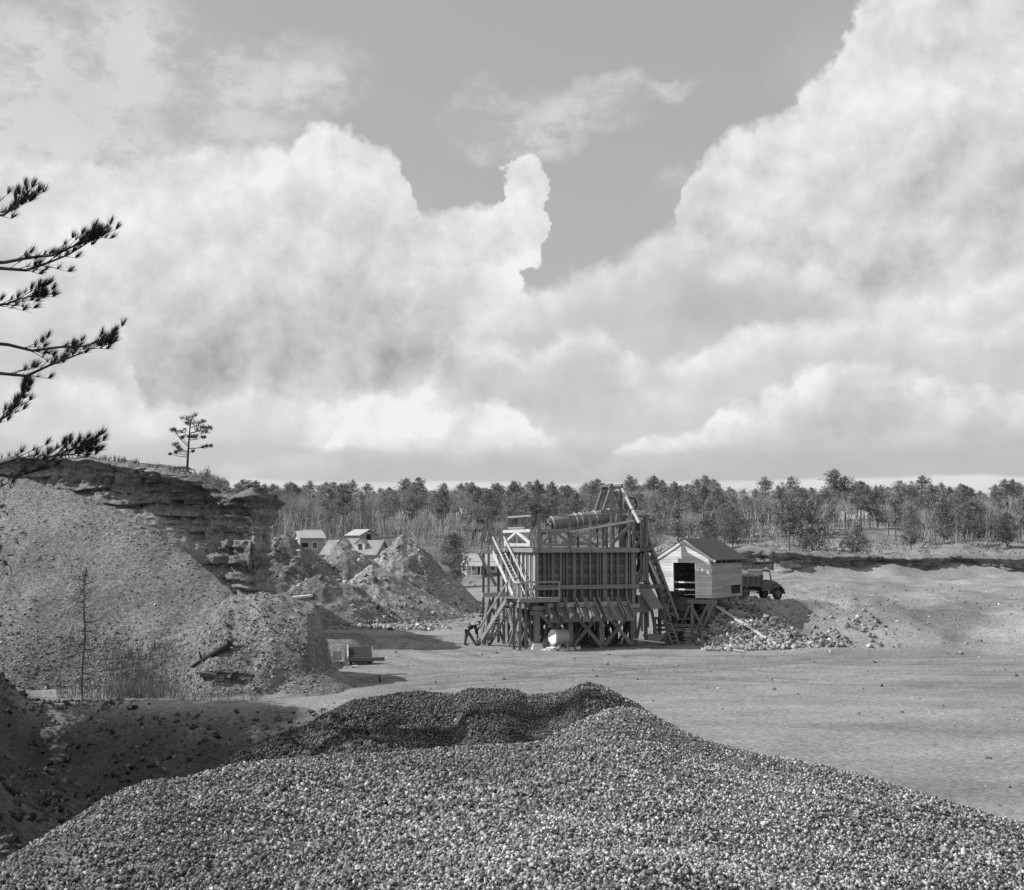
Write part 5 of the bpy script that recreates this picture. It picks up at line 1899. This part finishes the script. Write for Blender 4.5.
house('house', 479, 150, R(14), 4.2, 4.0, 1.9, .9, 'low cottage with a pale roof and front porch, right of the dark leafy tree', 'board', 'tin_light', -.3, [('f', -1.4, 1.2, .7, .9), ('f', 1.4, 1.2, .7, .9), ('l', 0, 1.2, .7, .9)], ('f', 0), porch=True)
house('cabin', 479, 222, R(-30), 3.8, 4.2, 2.3, 1.7, 'dark steep-roofed cabin among the trees at the edge of the wood', 'board_grey', 'roofing', 0, [('l', 0, 1.3, .7, .9)], ('f', 0))

t = thing('field_fence', at(478, 545, 176), 'post and rail fence crossing the field behind the cottage with the porch', 'fence')
fx = [at(452 + 7.2 * k, 545, 176 + .8 * k) for k in range(9)]
for p in fx:
    m = MB(.02)
    g_ = gz(p.x, p.y)
    m.bar((p.x, p.y, g_ - .2), (p.x, p.y, g_ + 1.3), .14, .14)
    m.build('post', 'wood', t)
for zz in (.55, 1.1):
    for p, q in zip(fx[:-1], fx[1:]):
        m = MB(.02)
        m.bar((p.x, p.y, gz(p.x, p.y) + zz), (q.x, q.y, gz(q.x, q.y) + zz), .06, .12)
        m.build('rail', 'wood', t)

# ================================================================== TREES


def tuft_mesh(name, C, Rr, per, size, mat, parent, flat=.75, tint=None):
    """leaf sized ragged triangles spread through clumps"""
    n = len(C) * per
    c = np.repeat(C, per, 0) + RNG.normal(size=(n, 3)) * np.repeat(Rr, per)[:, None] * np.array([1, 1, flat]) * .55
    d1, d2 = RNG.normal(size=(n, 3)), RNG.normal(size=(n, 3))
    d1 /= np.linalg.norm(d1, axis=1, keepdims=True)
    d2 /= np.linalg.norm(d2, axis=1, keepdims=True)
    s = size * RNG.uniform(.6, 1.3, (n, 1))
    v = np.stack([c - d1 * s * .5, c + d1 * s * .5 + d2 * s * .12, c + d2 * s * .45], 1).reshape(-1, 3)
    f = np.arange(n * 3).reshape(n, 3)
    tt = np.repeat(RNG.normal(1, .22, len(C)).clip(.5, 1.6), per * 3) * (1 if tint is None else tint)
    return mesh_object(name, v, f, mat, parent, tt)


def pine(h, base, rad, seed, loc, label, cat, group, shape='round', nl=34, per=15, size=.42, mat='needle', bare=.0, lean=.02, name='pine_tree', trunk=.014):
    rs = random.Random(seed)
    t = thing(name, loc, label, cat, group)
    L0 = Vector(loc)
    m = MB()
    pts = [L0 - PZ * .3]
    lx, ly = rs.uniform(-lean, lean), rs.uniform(-lean, lean)
    for k in range(1, 8):
        z = h * k / 7
        pts.append(L0 + Vector((lx * z + .012 * h * math.sin(k * 1.7 + seed), ly * z + .010 * h * math.cos(k * 2.1 + seed), z)))
    rr = [h * trunk * (1 - .85 * k / 7) + .02 for k in range(8)]
    m.path(pts, rr, 6, 1.0)

    def tr_at(z):
        k = min(6.999, max(0, z / h * 7))
        i_ = int(k)
        return pts[i_].lerp(pts[i_ + 1], k - i_)
    C_, R_ = [], []
    for k in range(nl):
        f = (k + rs.random()) / nl
        z = h * (base + (1 - base) * f * .97)
        if shape == 'round':
            prof = math.sin(math.pi * min(1, .18 + .80 * f)) ** .7
        elif shape == 'cone':
            prof = 1.05 - .95 * f
        else:
            prof = (1 - f) ** .6 * (.4 + 1.1 * f)
        l = rad * prof * rs.uniform(.55, 1.15)
        a_ = k * 2.4 + rs.uniform(-.5, .5)
        p0 = tr_at(z)
        up = rs.uniform(-.05, .35) if shape != 'cone' else rs.uniform(-.15, .12)
        d = Vector((math.cos(a_), math.sin(a_), up))
        mid = p0 + d * (l * .5) + PZ * (-.04 * l)
        e = p0 + d * l + PZ * (.10 * l)
        m.path([p0, mid, e], [.010 * h * .5 + .012, .02, .008], 4, 1.0)
        if rs.random() < bare:
            continue
        for q in (1.0, .78, .55, .35) if l > .9 else (1.0, .5):
            cpt = p0.lerp(mid, q * 2) if q < .5 else mid.lerp(e, q * 2 - 1)
            C_.append(tuple(cpt + Vector((rs.uniform(-.2, .2), rs.uniform(-.2, .2), rs.uniform(0, .25))) * (l * .25)))
            R_.append((.22 + .26 * l) * rs.uniform(.6, 1.2))
    C_.append(tuple(pts[-1]))
    R_.append(.35)
    m.build('trunk', 'bark', t)
    tuft_mesh('crown', np.array(C_), np.array(R_), per, size, mat, t)
    return t


def bare_tree(h, seed, loc, label, cat, group, spread=.42, depth=5, name='bare_tree'):
    rs = random.Random(seed)
    t = thing(name, loc, label, cat, group)
    m, tw = MB(), MB()

    def grow(p, d, l, r, lev):
        q = p + d * l * .5 + Vector((rs.uniform(-1, 1), rs.uniform(-1, 1), rs.uniform(-.3, 1))) * l * .06
        e = p + d * l + Vector((rs.uniform(-1, 1), rs.uniform(-1, 1), rs.uniform(0, 1))) * l * .08
        (m if lev < 3 else tw).path([p, q, e], [r, r * .82, r * .62], 5 if lev < 2 else 3, rs.uniform(.8, 1.2))
        if lev >= depth:
            return
        nk = 3 if lev < 3 else rs.choice((3, 4))
        for k in range(nk):
            a_ = 2 * math.pi * (k + rs.random()) / nk
            ax = d.cross(Vector((math.cos(a_), math.sin(a_), .2))).normalized()
            dd = (Matrix.Rotation(rs.uniform(.25, .25 + spread * 1.6), 3, ax) @ d)
            dd = (dd + PZ * .12).normalized()
            st = e if k == 0 else p.lerp(e, rs.uniform(.55, 1.0))
            grow(st, dd, l * rs.uniform(.58, .80), r * .58, lev + 1)
    L0 = Vector(loc)
    grow(L0 - PZ * .2, Vector((rs.uniform(-.05, .05), rs.uniform(-.05, .05), 1)).normalized(), h * .34, h * .014 + .02, 0)
    m.build('trunk', 'bark', t)
    tw.build('crown', 'twig', t)
    return t


PINE_L = {'tall': 'tall pine with a bare lower trunk and ragged rounded crown in the wood', 'full': 'bushy pine branched almost to the ground at the edge of the wood', 'bare': 'leafless grey hardwood with a hazy fan of twigs in the wood'}
GRP = {'tall': 'tall pines of the wood', 'full': 'bushy pines of the wood', 'bare': 'leafless hardwoods of the wood'}
protos = {'tall': [], 'full': [], 'bare': []}
FAR = Vector((0, 236, 0))
for k in range(5):
    protos['tall'].append(pine(10, .40, 2.1, 100 + k, FAR, PINE_L['tall'], 'pine tree', GRP['tall'], 'round', 34, 26, .36))
for k in range(4):
    protos['full'].append(pine(7.5, .16, 2.5, 200 + k, FAR, PINE_L['full'], 'pine tree', GRP['full'], 'round' if k % 2 else 'cone', 46, 26, .34))
for k in range(5):
    protos['bare'].append(bare_tree(9.5, 300 + k, FAR, PINE_L['bare'], 'bare tree', GRP['bare'], depth=6))
used = set()
KIDS.clear()


def plant(kind, px, Y, s):
    src = random.choice(protos[kind])
    if src.name in used:
        o = copy_tree(src)
    else:
        o = src
        used.add(src.name)
    g = at(px, 545, Y)
    o.location = (g.x, g.y, gz(g.x, g.y))
    o.rotation_euler = (0, 0, random.uniform(0, 6.28))
    s *= .93
    w_ = s * random.uniform(.9, 1.2)
    o.scale = (w_, w_, s)


rt = random.Random(5)
for row, (Y, step, jit) in enumerate(((219, 17, 9), (231, 14, 8), (244, 12.5, 7), (260, 12, 6), (280, 12, 6))):
    px = -34.0
    while px < 668:
        yy = Y + rt.uniform(-6, 6)
        left_part = px < 470
        kind = rt.choices(('bare', 'tall', 'full'), (.62, .34, .04) if left_part and row < 3 else ((.42, .54, .04) if left_part else (.40, .34, .26)))[0]
        skip = (row == 0 and (330 < px < 470) and rt.random() < .6) or (row == 1 and 420 < px < 480 and rt.random() < .5)
        if not skip:
            plant(kind, px + rt.uniform(-jit, jit) * .5, yy, {'bare': rt.uniform(.85, 1.25), 'tall': rt.uniform(.9, 1.28), 'full': rt.uniform(.9, 1.3)}[kind])
        px += step * rt.uniform(.75, 1.25)
for row, (Y, step) in enumerate(((152, 25), (166, 17), (184, 14), (206, 12.5), (232, 12))):
    px = 640.0
    while px < 1062:
        if not (row == 0 and (730 < px < 800 or 830 < px < 900)) and not (row == 1 and (735 < px < 775 or 835 < px < 885)) and not (row == 2 and 835 < px < 890):
            kind = rt.choices(('bare', 'tall', 'full'), (.22, .34, .44))[0]
            s = {'bare': .80, 'tall': .86, 'full': 1.0}[kind] * (.82 + .07 * row) * rt.uniform(.8, 1.2)
            plant(kind, px + rt.uniform(-6, 6), Y + rt.uniform(-5, 5), s)
        px += step * rt.uniform(.75, 1.25)
for px, s in ((835, 1.32), (846, 1.2), (707, 1.15), (858, 1.1), (600, 1.2), (515, 1.25), (170, 1.1)):
    plant('tall', px, 240, s)
for px, Y, s in ((437, 205, .55), (456, 208, .6), (500, 200, .65), (418, 212, .7), (310, 213, .9), (352, 214, .85), (270, 210, .8), (652, 140, .72), (690, 146, .8), (524, 190, .6)):
    plant('bare', px, Y, s)
px = -30.0
while px < 1060:
    if px < 470 or (490 < px < 540) or 640 < px < 735 or 910 < px:
        plant('bare', px + rt.uniform(-5, 5), rt.uniform(213, 240) if px < 640 else rt.uniform(158, 200), rt.uniform(.42, .75))
    px += rt.uniform(9, 17) if px < 640 else rt.uniform(14, 24)


# the depth of the wood behind the trees one can tell apart
def gather(name, src_list, spots, mat):
    V, F, T, b = [], [], [], 0
    for (px, Y, s) in spots:
        me = random.choice(src_list)
        v = np.empty(len(me.vertices) * 3)
        me.vertices.foreach_get('co', v)
        v = v.reshape(-1, 3) * s
        a_ = random.uniform(0, 6.28)
        c_, s_ = math.cos(a_), math.sin(a_)
        v = np.stack([v[:, 0] * c_ - v[:, 1] * s_, v[:, 0] * s_ + v[:, 1] * c_, v[:, 2]], -1)
        g = at(px, 545, Y)
        v = v + np.array([g.x, g.y, gz(g.x, g.y)])
        f = np.array([tuple(p.vertices) for p in me.polygons if len(p.vertices) == 3])
        V.append(v)
        F.append(f + b)
        T.append(np.full(len(v), random.uniform(.7, 1.3)))
        b += len(v)
    o = mesh_object(name, np.concatenate(V), np.concatenate(F), mat, None, np.concatenate(T), (0, 320, 0))
    return o


sp = [(rt.uniform(-60, 1090), rt.uniform(295, 390), rt.uniform(.8, 1.15)) for _ in range(300)]
o = gather('distant_wood', [[c for c in bpy.data.objects if c.parent == p and c.name.startswith('crown')][0].data for p in protos['tall']], sp, 'needle')
tag(o, 'dense depth of the pine wood behind the nearer trees', 'wood', kind='stuff')

# brush and grass on the hill and along the far bank
n = 9000
Yb = RNG.uniform(128, 300, n)
Xb = RNG.uniform(-.52, .52, n) * Yb
dn = fbm(Xb * .06, Yb * .06, 77, 3)
thick = np.where(Xb > 14, sstep(-.1, .3, dn) * sstep(136, 150, Yb), sstep(-.25, .2, dn) * sstep(185, 215, Yb) + .05)
ok = RNG.random(n) < thick
Xb, Yb = Xb[ok], Yb[ok]
inw = sstep(205, 225, Yb)
C = np.stack([Xb, Yb, ground_z(Xb, Yb) + .35 + inw * RNG.random(len(Xb)) * 2.2], -1)
o = tuft_mesh('brush', C, RNG.uniform(.3, .8, len(C)) * (1 + inw), 12, .36, 'brush', None, .8)
tag(o, 'low winter brush under and in front of the wood', 'brush', kind='stuff')

n = 42000
Yt = np.concatenate([RNG.uniform(206, 300, n), RNG.uniform(156, 250, n // 2)])
Xt = np.concatenate([RNG.uniform(-.53, .16, n), RNG.uniform(.12, .53, n // 2)]) * Yt
ok = (RNG.random(len(Xt)) < .25 + .75 * sstep(-.2, .25, fbm(Xt * .05, Yt * .05, 91, 3))) & ~((Xt > .07 * Yt) & (Xt < .16 * Yt) & (Yt < 200))
ok &= ~((Xt > .29 * Yt) & (Xt < .36 * Yt) & (Yt < 205))
Xt, Yt = Xt[ok], Yt[ok]
k = len(Xt)
ht = RNG.uniform(1.2, 5.5, k) * np.where(Xt > .12 * Yt, .7, 1.0)
P0 = np.stack([Xt, Yt, ground_z(Xt, Yt) - .1], -1)
D = np.stack([RNG.normal(0, .22, k), RNG.normal(0, .22, k), np.ones(k)], -1) * ht[:, None]
lift = np.where(RNG.random(k) < .55, RNG.uniform(.5, 4.0, k), 0.0)
P0[:, 2] += lift
a_ = RNG.uniform(0, 6.28, k)
w_ = np.stack([np.cos(a_), np.sin(a_), 0 * a_], -1) * RNG.uniform(.02, .055, k)[:, None]
V = np.stack([P0 - w_, P0 + w_, P0 + D], 1).reshape(-1, 3)
o = mesh_object('thicket', V, np.arange(k * 3).reshape(k, 3), 'twig', None, np.repeat(RNG.uniform(.6, 1.3, k), 3), (0, 240, 0))
tag(o, 'hazy thicket of saplings and twigs between the trunks of the wood', 'thicket', kind='stuff')

# particular trees
YL = 74.5
g = at(187.5, 478, YL)
t = thing('pine_tree', (g.x, g.y, 11.0), 'lone slender pine standing on the rim of the cliff', 'pine tree')
m = MB()
rl = random.Random(12)
LP = lambda px, py, dy=0.0: at(px, py, YL + dy)
tp_ = [LP(187.2, 483), LP(187.3, 468), LP(188.0, 456), LP(188.6, 447), LP(189.3, 436), LP(190.3, 425), LP(192.2, 418), LP(194.0, 413)]
m.path(tp_, [.095, .085, .075, .066, .055, .042, .030, .012], 7, 1.0)
CL, RL = [], []
for (px, py), base_, rr in (((185.3, 417.5), (190.0, 427), .26), ((194, 416), None, .28), ((192, 421.5), None, .30), ((199, 424), (190.3, 428), .30), ((205, 427.5), (189.9, 433), .26), ((210, 428), (189.9, 433), .24), ((204.5, 432), (189.6, 436), .26), ((196, 436), (189.3, 438), .26), ((198.5, 429.5), (189.9, 433), .26),
                                 ((183.5, 431), (189.3, 438), .25), ((174.5, 431), (188.7, 447), .24), ((172.5, 429.5), (188.7, 447), .18), ((190.5, 436), None, .22), ((202.5, 437.5), (189.3, 440), .16), ((182, 437), (188.8, 444), .18), ((175, 444.5), (188.0, 452), .22), ((178.5, 447.5), (188.0, 452), .22), ((180, 451), (188.0, 453), .17), ((170.5, 454), (187.8, 457), .10),
                                 ((176, 452.5), (187.8, 455), .16), ((207, 446), (188.4, 448.5), .14), ((203, 446.7), (188.4, 448.5), .14), ((211, 445.8), (188.4, 448.5), .10), ((193, 451), (188.2, 452), .10), ((187, 423), None, .2), ((203, 421.5), (190.3, 428), .16)):
    dy = rl.uniform(-.9, .9)
    e = LP(px, py, dy)
    CL.append(tuple(e))
    RL.append(rr)
    for k in range(3):
        CL.append(tuple(e + Vector((rl.uniform(-1, 1), rl.uniform(-1, 1), rl.uniform(-.4, .6))) * rr * .9))
        RL.append(rr * .55)
    if base_ is not None:
        b0 = LP(*base_)
        m.path([b0, b0.lerp(e, .5) - PZ * .06, e], [.030, .020, .008], 5, 1.0)
m.build('trunk', 'bark_dark', t)
tuft_mesh('crown', np.array(CL), np.array(RL), 46, .13, 'needle', t, .8, .62)
g = at(207, 480, 75)
pine(.95, .05, .42, 43, (g.x, g.y, g.z - .2), 'tiny pine seedling on the cliff rim right of the lone pine', 'pine seedling', None, 'cone', 16, 16, .12)
g = at(812, 556, 143)
pine(7.2, .10, 3.6, 51, (g.x, g.y, gz(g.x, g.y)), 'broad dark spreading pine at the top of the far bank', 'pine tree', None, 'cone', 60, 20, .42, lean=.03)
g = at(857, 556, 142)
pine(4.1, .06, 2.3, 52, (g.x, g.y, gz(g.x, g.y)), 'small conical pine at the top of the far bank near the right edge', 'pine tree', None, 'cone', 46, 20, .34)
g = at(790, 556, 144)
pine(7.6, .30, 2.2, 53, (g.x, g.y, gz(g.x, g.y)), 'upright pine with a visible trunk just left of the broad dark pine', 'pine tree', None, 'round', 36, 18, .42)
g = at(453, 576, 134)
pine(6.6, .08, 2.3, 61, (g.x, g.y, gz(g.x, g.y)), 'dark leafy evergreen standing alone at the end of the spoil heaps', 'evergreen tree', None, 'round', 66, 34, .28, name='leafy_tree')
g = at(85, 640, 47.4)
pine(5.9, .10, 1.0, 71, (g.x, g.y, gz(g.x, g.y) - .2), 'spindly dark pine sapling by the bank at the left edge', 'pine sapling', None, 'spread', 24, 40, .12, mat='needle', bare=.25, lean=.06, trunk=.0045)

# the pine whose branches reach into the picture from the left
bx, by = -12.5, 24.0
t = thing('pine_tree', (bx, by, gz(bx, by)), 'near pine whose needled branch ends reach in at the left edge', 'pine tree')
rs = random.Random(3)
m = MB()
m.path([(bx, by, gz(bx, by) - .3), (bx + .05, by, 6), (bx - .05, by + .05, 12), (bx, by, 19.5)], [.22, .18, .13, .04], 9, 1.0)
NV, NF = [], []


def needles(p, d, ln, n):
    d = d.normalized()
    for _ in range(n):
        a_ = Vector((rs.gauss(0, 1), rs.gauss(0, 1), rs.gauss(0, 1)))
        e = (d * 1.0 + a_ * .42 + PZ * .25).normalized() * ln * rs.uniform(.7, 1.1)
        s_ = e.cross(a_).normalized() * .0075
        b = len(NV)
        NV.extend([tuple(p - s_), tuple(p + s_), tuple(p + e)])
        NF.append((b, b + 1, b + 2))


def limb(z0, tip, seed, drop=0.0):
    r_ = random.Random(seed)
    p0 = Vector((bx, by, z0))
    tip = Vector(tip)
    pts = [p0.lerp(tip, k / 6) + PZ * (-.34 * math.sin(math.pi * k / 6)) + Vector((0, r_.uniform(-.10, .10), r_.uniform(-.09, .09))) for k in range(7)]
    m.path(pts, [.05, .045, .04, .033, .026, .018, .008], 6, 1.0)
    for k in range(22):
        f = (1 - r_.random() ** 1.6 * .62) * 6
        i_ = min(5, int(f))
        p = pts[i_].lerp(pts[i_ + 1], f - i_)
        d = (pts[i_ + 1] - pts[i_]).normalized() + Vector((r_.uniform(-.3, .5), r_.uniform(-.9, .9), r_.uniform(-.35, .6)))
        l = r_.uniform(.25, .75) * (1.2 - .5 * f / 6)
        e = p + d.normalized() * l
        m.path([p, p.lerp(e, .5) + PZ * .02, e], [.010, .008, .005], 4, 1.0)
        needles(e, d + PZ * .9, .27, 46)
        needles(p.lerp(e, .6), d + PZ * 1.2, .22, 14)
    needles(tip, tip - pts[4] + PZ * .2, .25, 44)


for (px, py), z0, sd_ in (((108, 228), 12.0, 1), ((98, 242), 12.2, 8), ((116, 334), 10.2, 2), ((105, 342), 10.1, 9), ((97, 438), 8.0, 3), ((86, 446), 7.8, 10), ((40, 292), 11.4, 6), ((30, 396), 9.2, 7), ((30, 196), 13.4, 4)):
    q = at(px - 7, py + 3, by + random.Random(sd_).uniform(-.5, .3))
    limb(q.z + random.Random(sd_ + 50).uniform(-.7, .1), q, sd_)
for k in range(9):
    a_ = R(120 + 18 * k)
    z_ = 9 + 1.0 * k
    limb(z_, (bx + 2.2 * math.cos(a_), by + 2.2 * math.sin(a_), z_ + .2), 40 + k)
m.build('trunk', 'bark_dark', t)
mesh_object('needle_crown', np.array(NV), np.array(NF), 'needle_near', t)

# pines on the bank beyond the left edge that throw the shade into the hollow
for k, (x_, y_, s) in enumerate(((-26.5, 45, 1.1), (-25.5, 40.5, 1.1), (-24.5, 35.5, 1.1), (-23.5, 32, 1.1), (-21.0, 34.5, .9), (-22, 40.5, .85), (-27, 42.5, 1.2), (-18.6, 28.8, .9), (-17.2, 26.2, .9), (-24.5, 45.5, 1.0), (-23.0, 42, 1.05), (-24.8, 39, 1.15), (-21.5, 37, .95), (-23.0, 34, 1.1), (-20.0, 31.5, 1.0), (-21.8, 28.5, 1.05), (-26, 36, 1.1), (-20.5, 37.5, 1.0), (-19.2, 34, 1.0), (-17.8, 31.5, .9), (-28, 39, 1.4), (-27, 33, 1.3), (-25, 29, 1.3), (-23, 25.5, 1.2))):
    o = copy_tree(protos['full'][k % 4])
    o.location = (x_, y_, gz(x_, y_) - .1)
    o.rotation_euler = (0, 0, k * 1.3)
    o.scale = (s, s, s * 1.05)
    o['label'] = 'bushy pine on the left bank whose shade fills the hollow'
    o['group'] = 'pines on the left bank'

# dry grass in front of the scree
V, F, T = [], [], []
gp = []
for k in range(2600):
    if k < 1500:
        px, py = random.gauss(142, 20), random.uniform(645, 684)
    elif k < 2200:
        px, py = random.uniform(60, 130), random.uniform(640, 690)
    else:
        px, py = random.uniform(170, 260), random.uniform(660, 686)
    q = at(px, 600, 53 - (py - 645) / 40 * 5)
    gp.append((q.x, q.y))
gp = np.array(gp)
gh = np.maximum(scree_z(gp[:, 0], gp[:, 1]), ground_z(gp[:, 0], gp[:, 1]))
for k in range(2600):
    h_ = random.uniform(.25, .95) * (1.0 if k < 1500 else .55)
    d = Vector((random.uniform(-.3, .3), random.uniform(-.3, .3), 1)) * h_
    p = Vector((gp[k, 0], gp[k, 1], gh[k] - .05))
    s_ = Vector((random.uniform(-1, 1), random.uniform(-1, 1), 0)).normalized() * .018
    b = len(V)
    V += [tuple(p - s_), tuple(p + s_), tuple(p + d)]
    F.append((b, b + 1, b + 2))
    T += [random.uniform(.6, 1.3)] * 3
o = mesh_object('dry_grass', np.array(V), np.array(F), 'grass', None, T, (-17, 50, 0))
tag(o, 'thin dry grass standing at the foot of the scree', 'grass', kind='stuff')
# weeds on the cliff rim
C = []
for k in range(260):
    px = random.uniform(-30, 262)
    q = at(px, 480, random.uniform(71.8, 74))
    C.append((q.x, q.y))
V, F, T = [], [], []
for (x_, y_) in C:
    hit, loc, nr, _ = bpy.data.objects['cliff'].ray_cast(Vector((x_, y_, 40)) - bpy.data.objects['cliff'].location, Vector((0, 0, -1)))
    if not hit:
        continue
    p = Vector(loc) + bpy.data.objects['cliff'].location
    for j in range(9):
        d = Vector((random.uniform(-.4, .4), random.uniform(-.4, .4), 1)) * random.uniform(.15, .55)
        s_ = Vector((random.uniform(-1, 1), random.uniform(-1, 1), 0)).normalized() * .014
        b = len(V)
        V += [tuple(p - s_), tuple(p + s_), tuple(p + d)]
        F.append((b, b + 1, b + 2))
        T += [random.uniform(.5, 1.2)] * 3
o = mesh_object('rim_weeds', np.array(V), np.array(F), 'brush', None, T, (-25, 73, 10))
tag(o, 'thin weeds along the rim of the cliff', 'weeds', kind='stuff')


# ================================================================== THE MAN WITH THE SHOVEL
def skin_mesh(name, joints, bones, mat, parent, tint=1.0, sub=1, root='pelvis'):
    names = list(joints)
    me = bpy.data.meshes.new('tmp')
    me.from_pydata([joints[k][0] for k in names], [(names.index(a_), names.index(b_)) for a_, b_ in bones], [])
    o = bpy.data.objects.new('tmp', me)
    COL.objects.link(o)
    o.modifiers.new('skin', 'SKIN')
    for i_, k in enumerate(names):
        r_ = joints[k][1]
        sv = me.skin_vertices[0].data[i_]
        sv.radius = (r_, r_) if not isinstance(r_, tuple) else r_
        sv.use_root = (k == root)
    sd = o.modifiers.new('sub', 'SUBSURF')
    sd.levels = sd.render_levels = sub
    dg = bpy.context.evaluated_depsgraph_get()
    ev = bpy.data.meshes.new_from_object(o.evaluated_get(dg))
    v = [tuple(p.co) for p in ev.vertices]
    f = [tuple(p.vertices) for p in ev.polygons]
    bpy.data.objects.remove(o)
    bpy.data.meshes.remove(ev)
    return mesh_object(name, v, f, mat, parent, [tint] * len(v), smooth=True)


mp_ = at(470.8, 643.2, 72.6)
mp_.z = gz(mp_.x, mp_.y)
PM = lambda x_, y_, z_: (mp_.x + x_ * 1.08, mp_.y + y_ * 1.08, mp_.z + z_ * 1.12)
man = thing('person', mp_, 'man in dark shirt and hat bending over a shovel left of the stairs', 'person')
J = {'pelvis': (PM(-.22, 0, .93), .13), 'spine': (PM(-.02, 0, 1.08), .125), 'chest': (PM(.20, 0, 1.20), .14), 'neck': (PM(.37, 0, 1.26), .055), 'head': (PM(.47, 0, 1.30), .095), 'face': (PM(.55, 0, 1.25), .085), 'nose': (PM(.635, 0, 1.235), .02)}
for s_, n_ in ((-1, 'a'), (1, 'b')):
    ax_, kx_ = (.30, .04) if s_ < 0 else (-.36, -.30)
    J.update({'sh' + n_: (PM(.24, .19 * s_, 1.18), .065), 'el' + n_: (PM(.33, .20 * s_, .90), .048), 'wr' + n_: (PM(.36 + .06 * s_, .07 * s_, .68 - .06 * s_), .034), 'pm' + n_: (PM(.38 + .06 * s_, .05 * s_, .60 - .06 * s_), .036),
              'hip' + n_: (PM(-.22, .10 * s_, .86), .11), 'kn' + n_: (PM(kx_, .12 * s_, .50), .075), 'an' + n_: (PM(ax_, .12 * s_, .10), .05), 'to' + n_: (PM(ax_ + .19, .13 * s_, .04), .038), 'ear' + n_: (PM(.46, .105 * s_, 1.29), .02)})
    for q in range(5):
        J['f%d%s' % (q, n_)] = (PM(.40 + .06 * s_ + .016 * (q - 2), (.02 + .02 * (q == 4)) * s_, .555 - .06 * s_ - .008 * (2 - abs(q - 2))), .009)
BON = [('pelvis', 'spine'), ('spine', 'chest'), ('chest', 'neck'), ('neck', 'head'), ('head', 'face'), ('face', 'nose')]
for n_ in 'ab':
    BON += [('chest', 'sh' + n_), ('sh' + n_, 'el' + n_), ('el' + n_, 'wr' + n_), ('wr' + n_, 'pm' + n_), ('pelvis', 'hip' + n_), ('hip' + n_, 'kn' + n_), ('kn' + n_, 'an' + n_), ('an' + n_, 'to' + n_), ('head', 'ear' + n_)]
    BON += [('pm' + n_, 'f%d%s' % (q, n_)) for q in range(5)]
skin_mesh('body', J, BON, 'skin', man)
sub = lambda keys, add: {k: (J[k][0], J[k][1] + add) for k in keys}
skin_mesh('shirt', sub(['pelvis', 'spine', 'chest', 'sha', 'shb', 'ela', 'elb', 'wra', 'wrb'], .045), [('pelvis', 'spine'), ('spine', 'chest'), ('chest', 'sha'), ('chest', 'shb'), ('sha', 'ela'), ('shb', 'elb'), ('ela', 'wra'), ('elb', 'wrb')], 'cloth_dark', man, root='chest')
skin_mesh('trousers', sub(['pelvis', 'hipa', 'hipb', 'kna', 'knb', 'ana', 'anb'], .040), [('pelvis', 'hipa'), ('pelvis', 'hipb'), ('hipa', 'kna'), ('hipb', 'knb'), ('kna', 'ana'), ('knb', 'anb')], 'cloth', man)
m = MB()
hd = Vector((-.28, 0, 1)).normalized()
m.lathe(Vector(PM(.50, 0, 1.335)), (Vector((.35, 0, 1))).normalized(), [(0, .17), (.015, .175), (.025, .115), (.09, .105), (.115, .07), (.12, .01)], 18, 1.0)
m.build('hat', 'felt', man, smooth=False)
for n_ in 'ab':
    m = MB()
    p = Vector(J['an' + n_][0])
    m.path([p + Vector((-.05, 0, -.03)), p + Vector((.05, 0, -.045)), Vector(J['to' + n_][0]) + Vector((.03, 0, 0))], [.062, .058, .045], 8)
    m.build('boot', 'felt', man)
t = thing('shovel', PM(.62, -.05, 0), 'long-handled shovel held by the bending man', 'shovel')
m = MB()
m.path([PM(.26, .06, .86), PM(.43, .0, .56), PM(.62, -.05, .16)], [.02, .02, .018], 7)
m.build('handle', 'wood_light', t)
m = MB()
a = Vector(PM(.61, -.05, .18))
d = Vector((.16, -.02, -.17))
s_ = Vector((0, .11, 0))
m.hexa([a - s_, a + s_, a + s_ * .8 + d, a - s_ * .8 + d, a - s_ + Vector((.01, 0, .012)), a + s_ + Vector((.01, 0, .012)), a + s_ * .8 + d + Vector((.01, 0, .01)), a - s_ * .8 + d + Vector((.01, 0, .01))])
m.build('blade', 'tin', t)
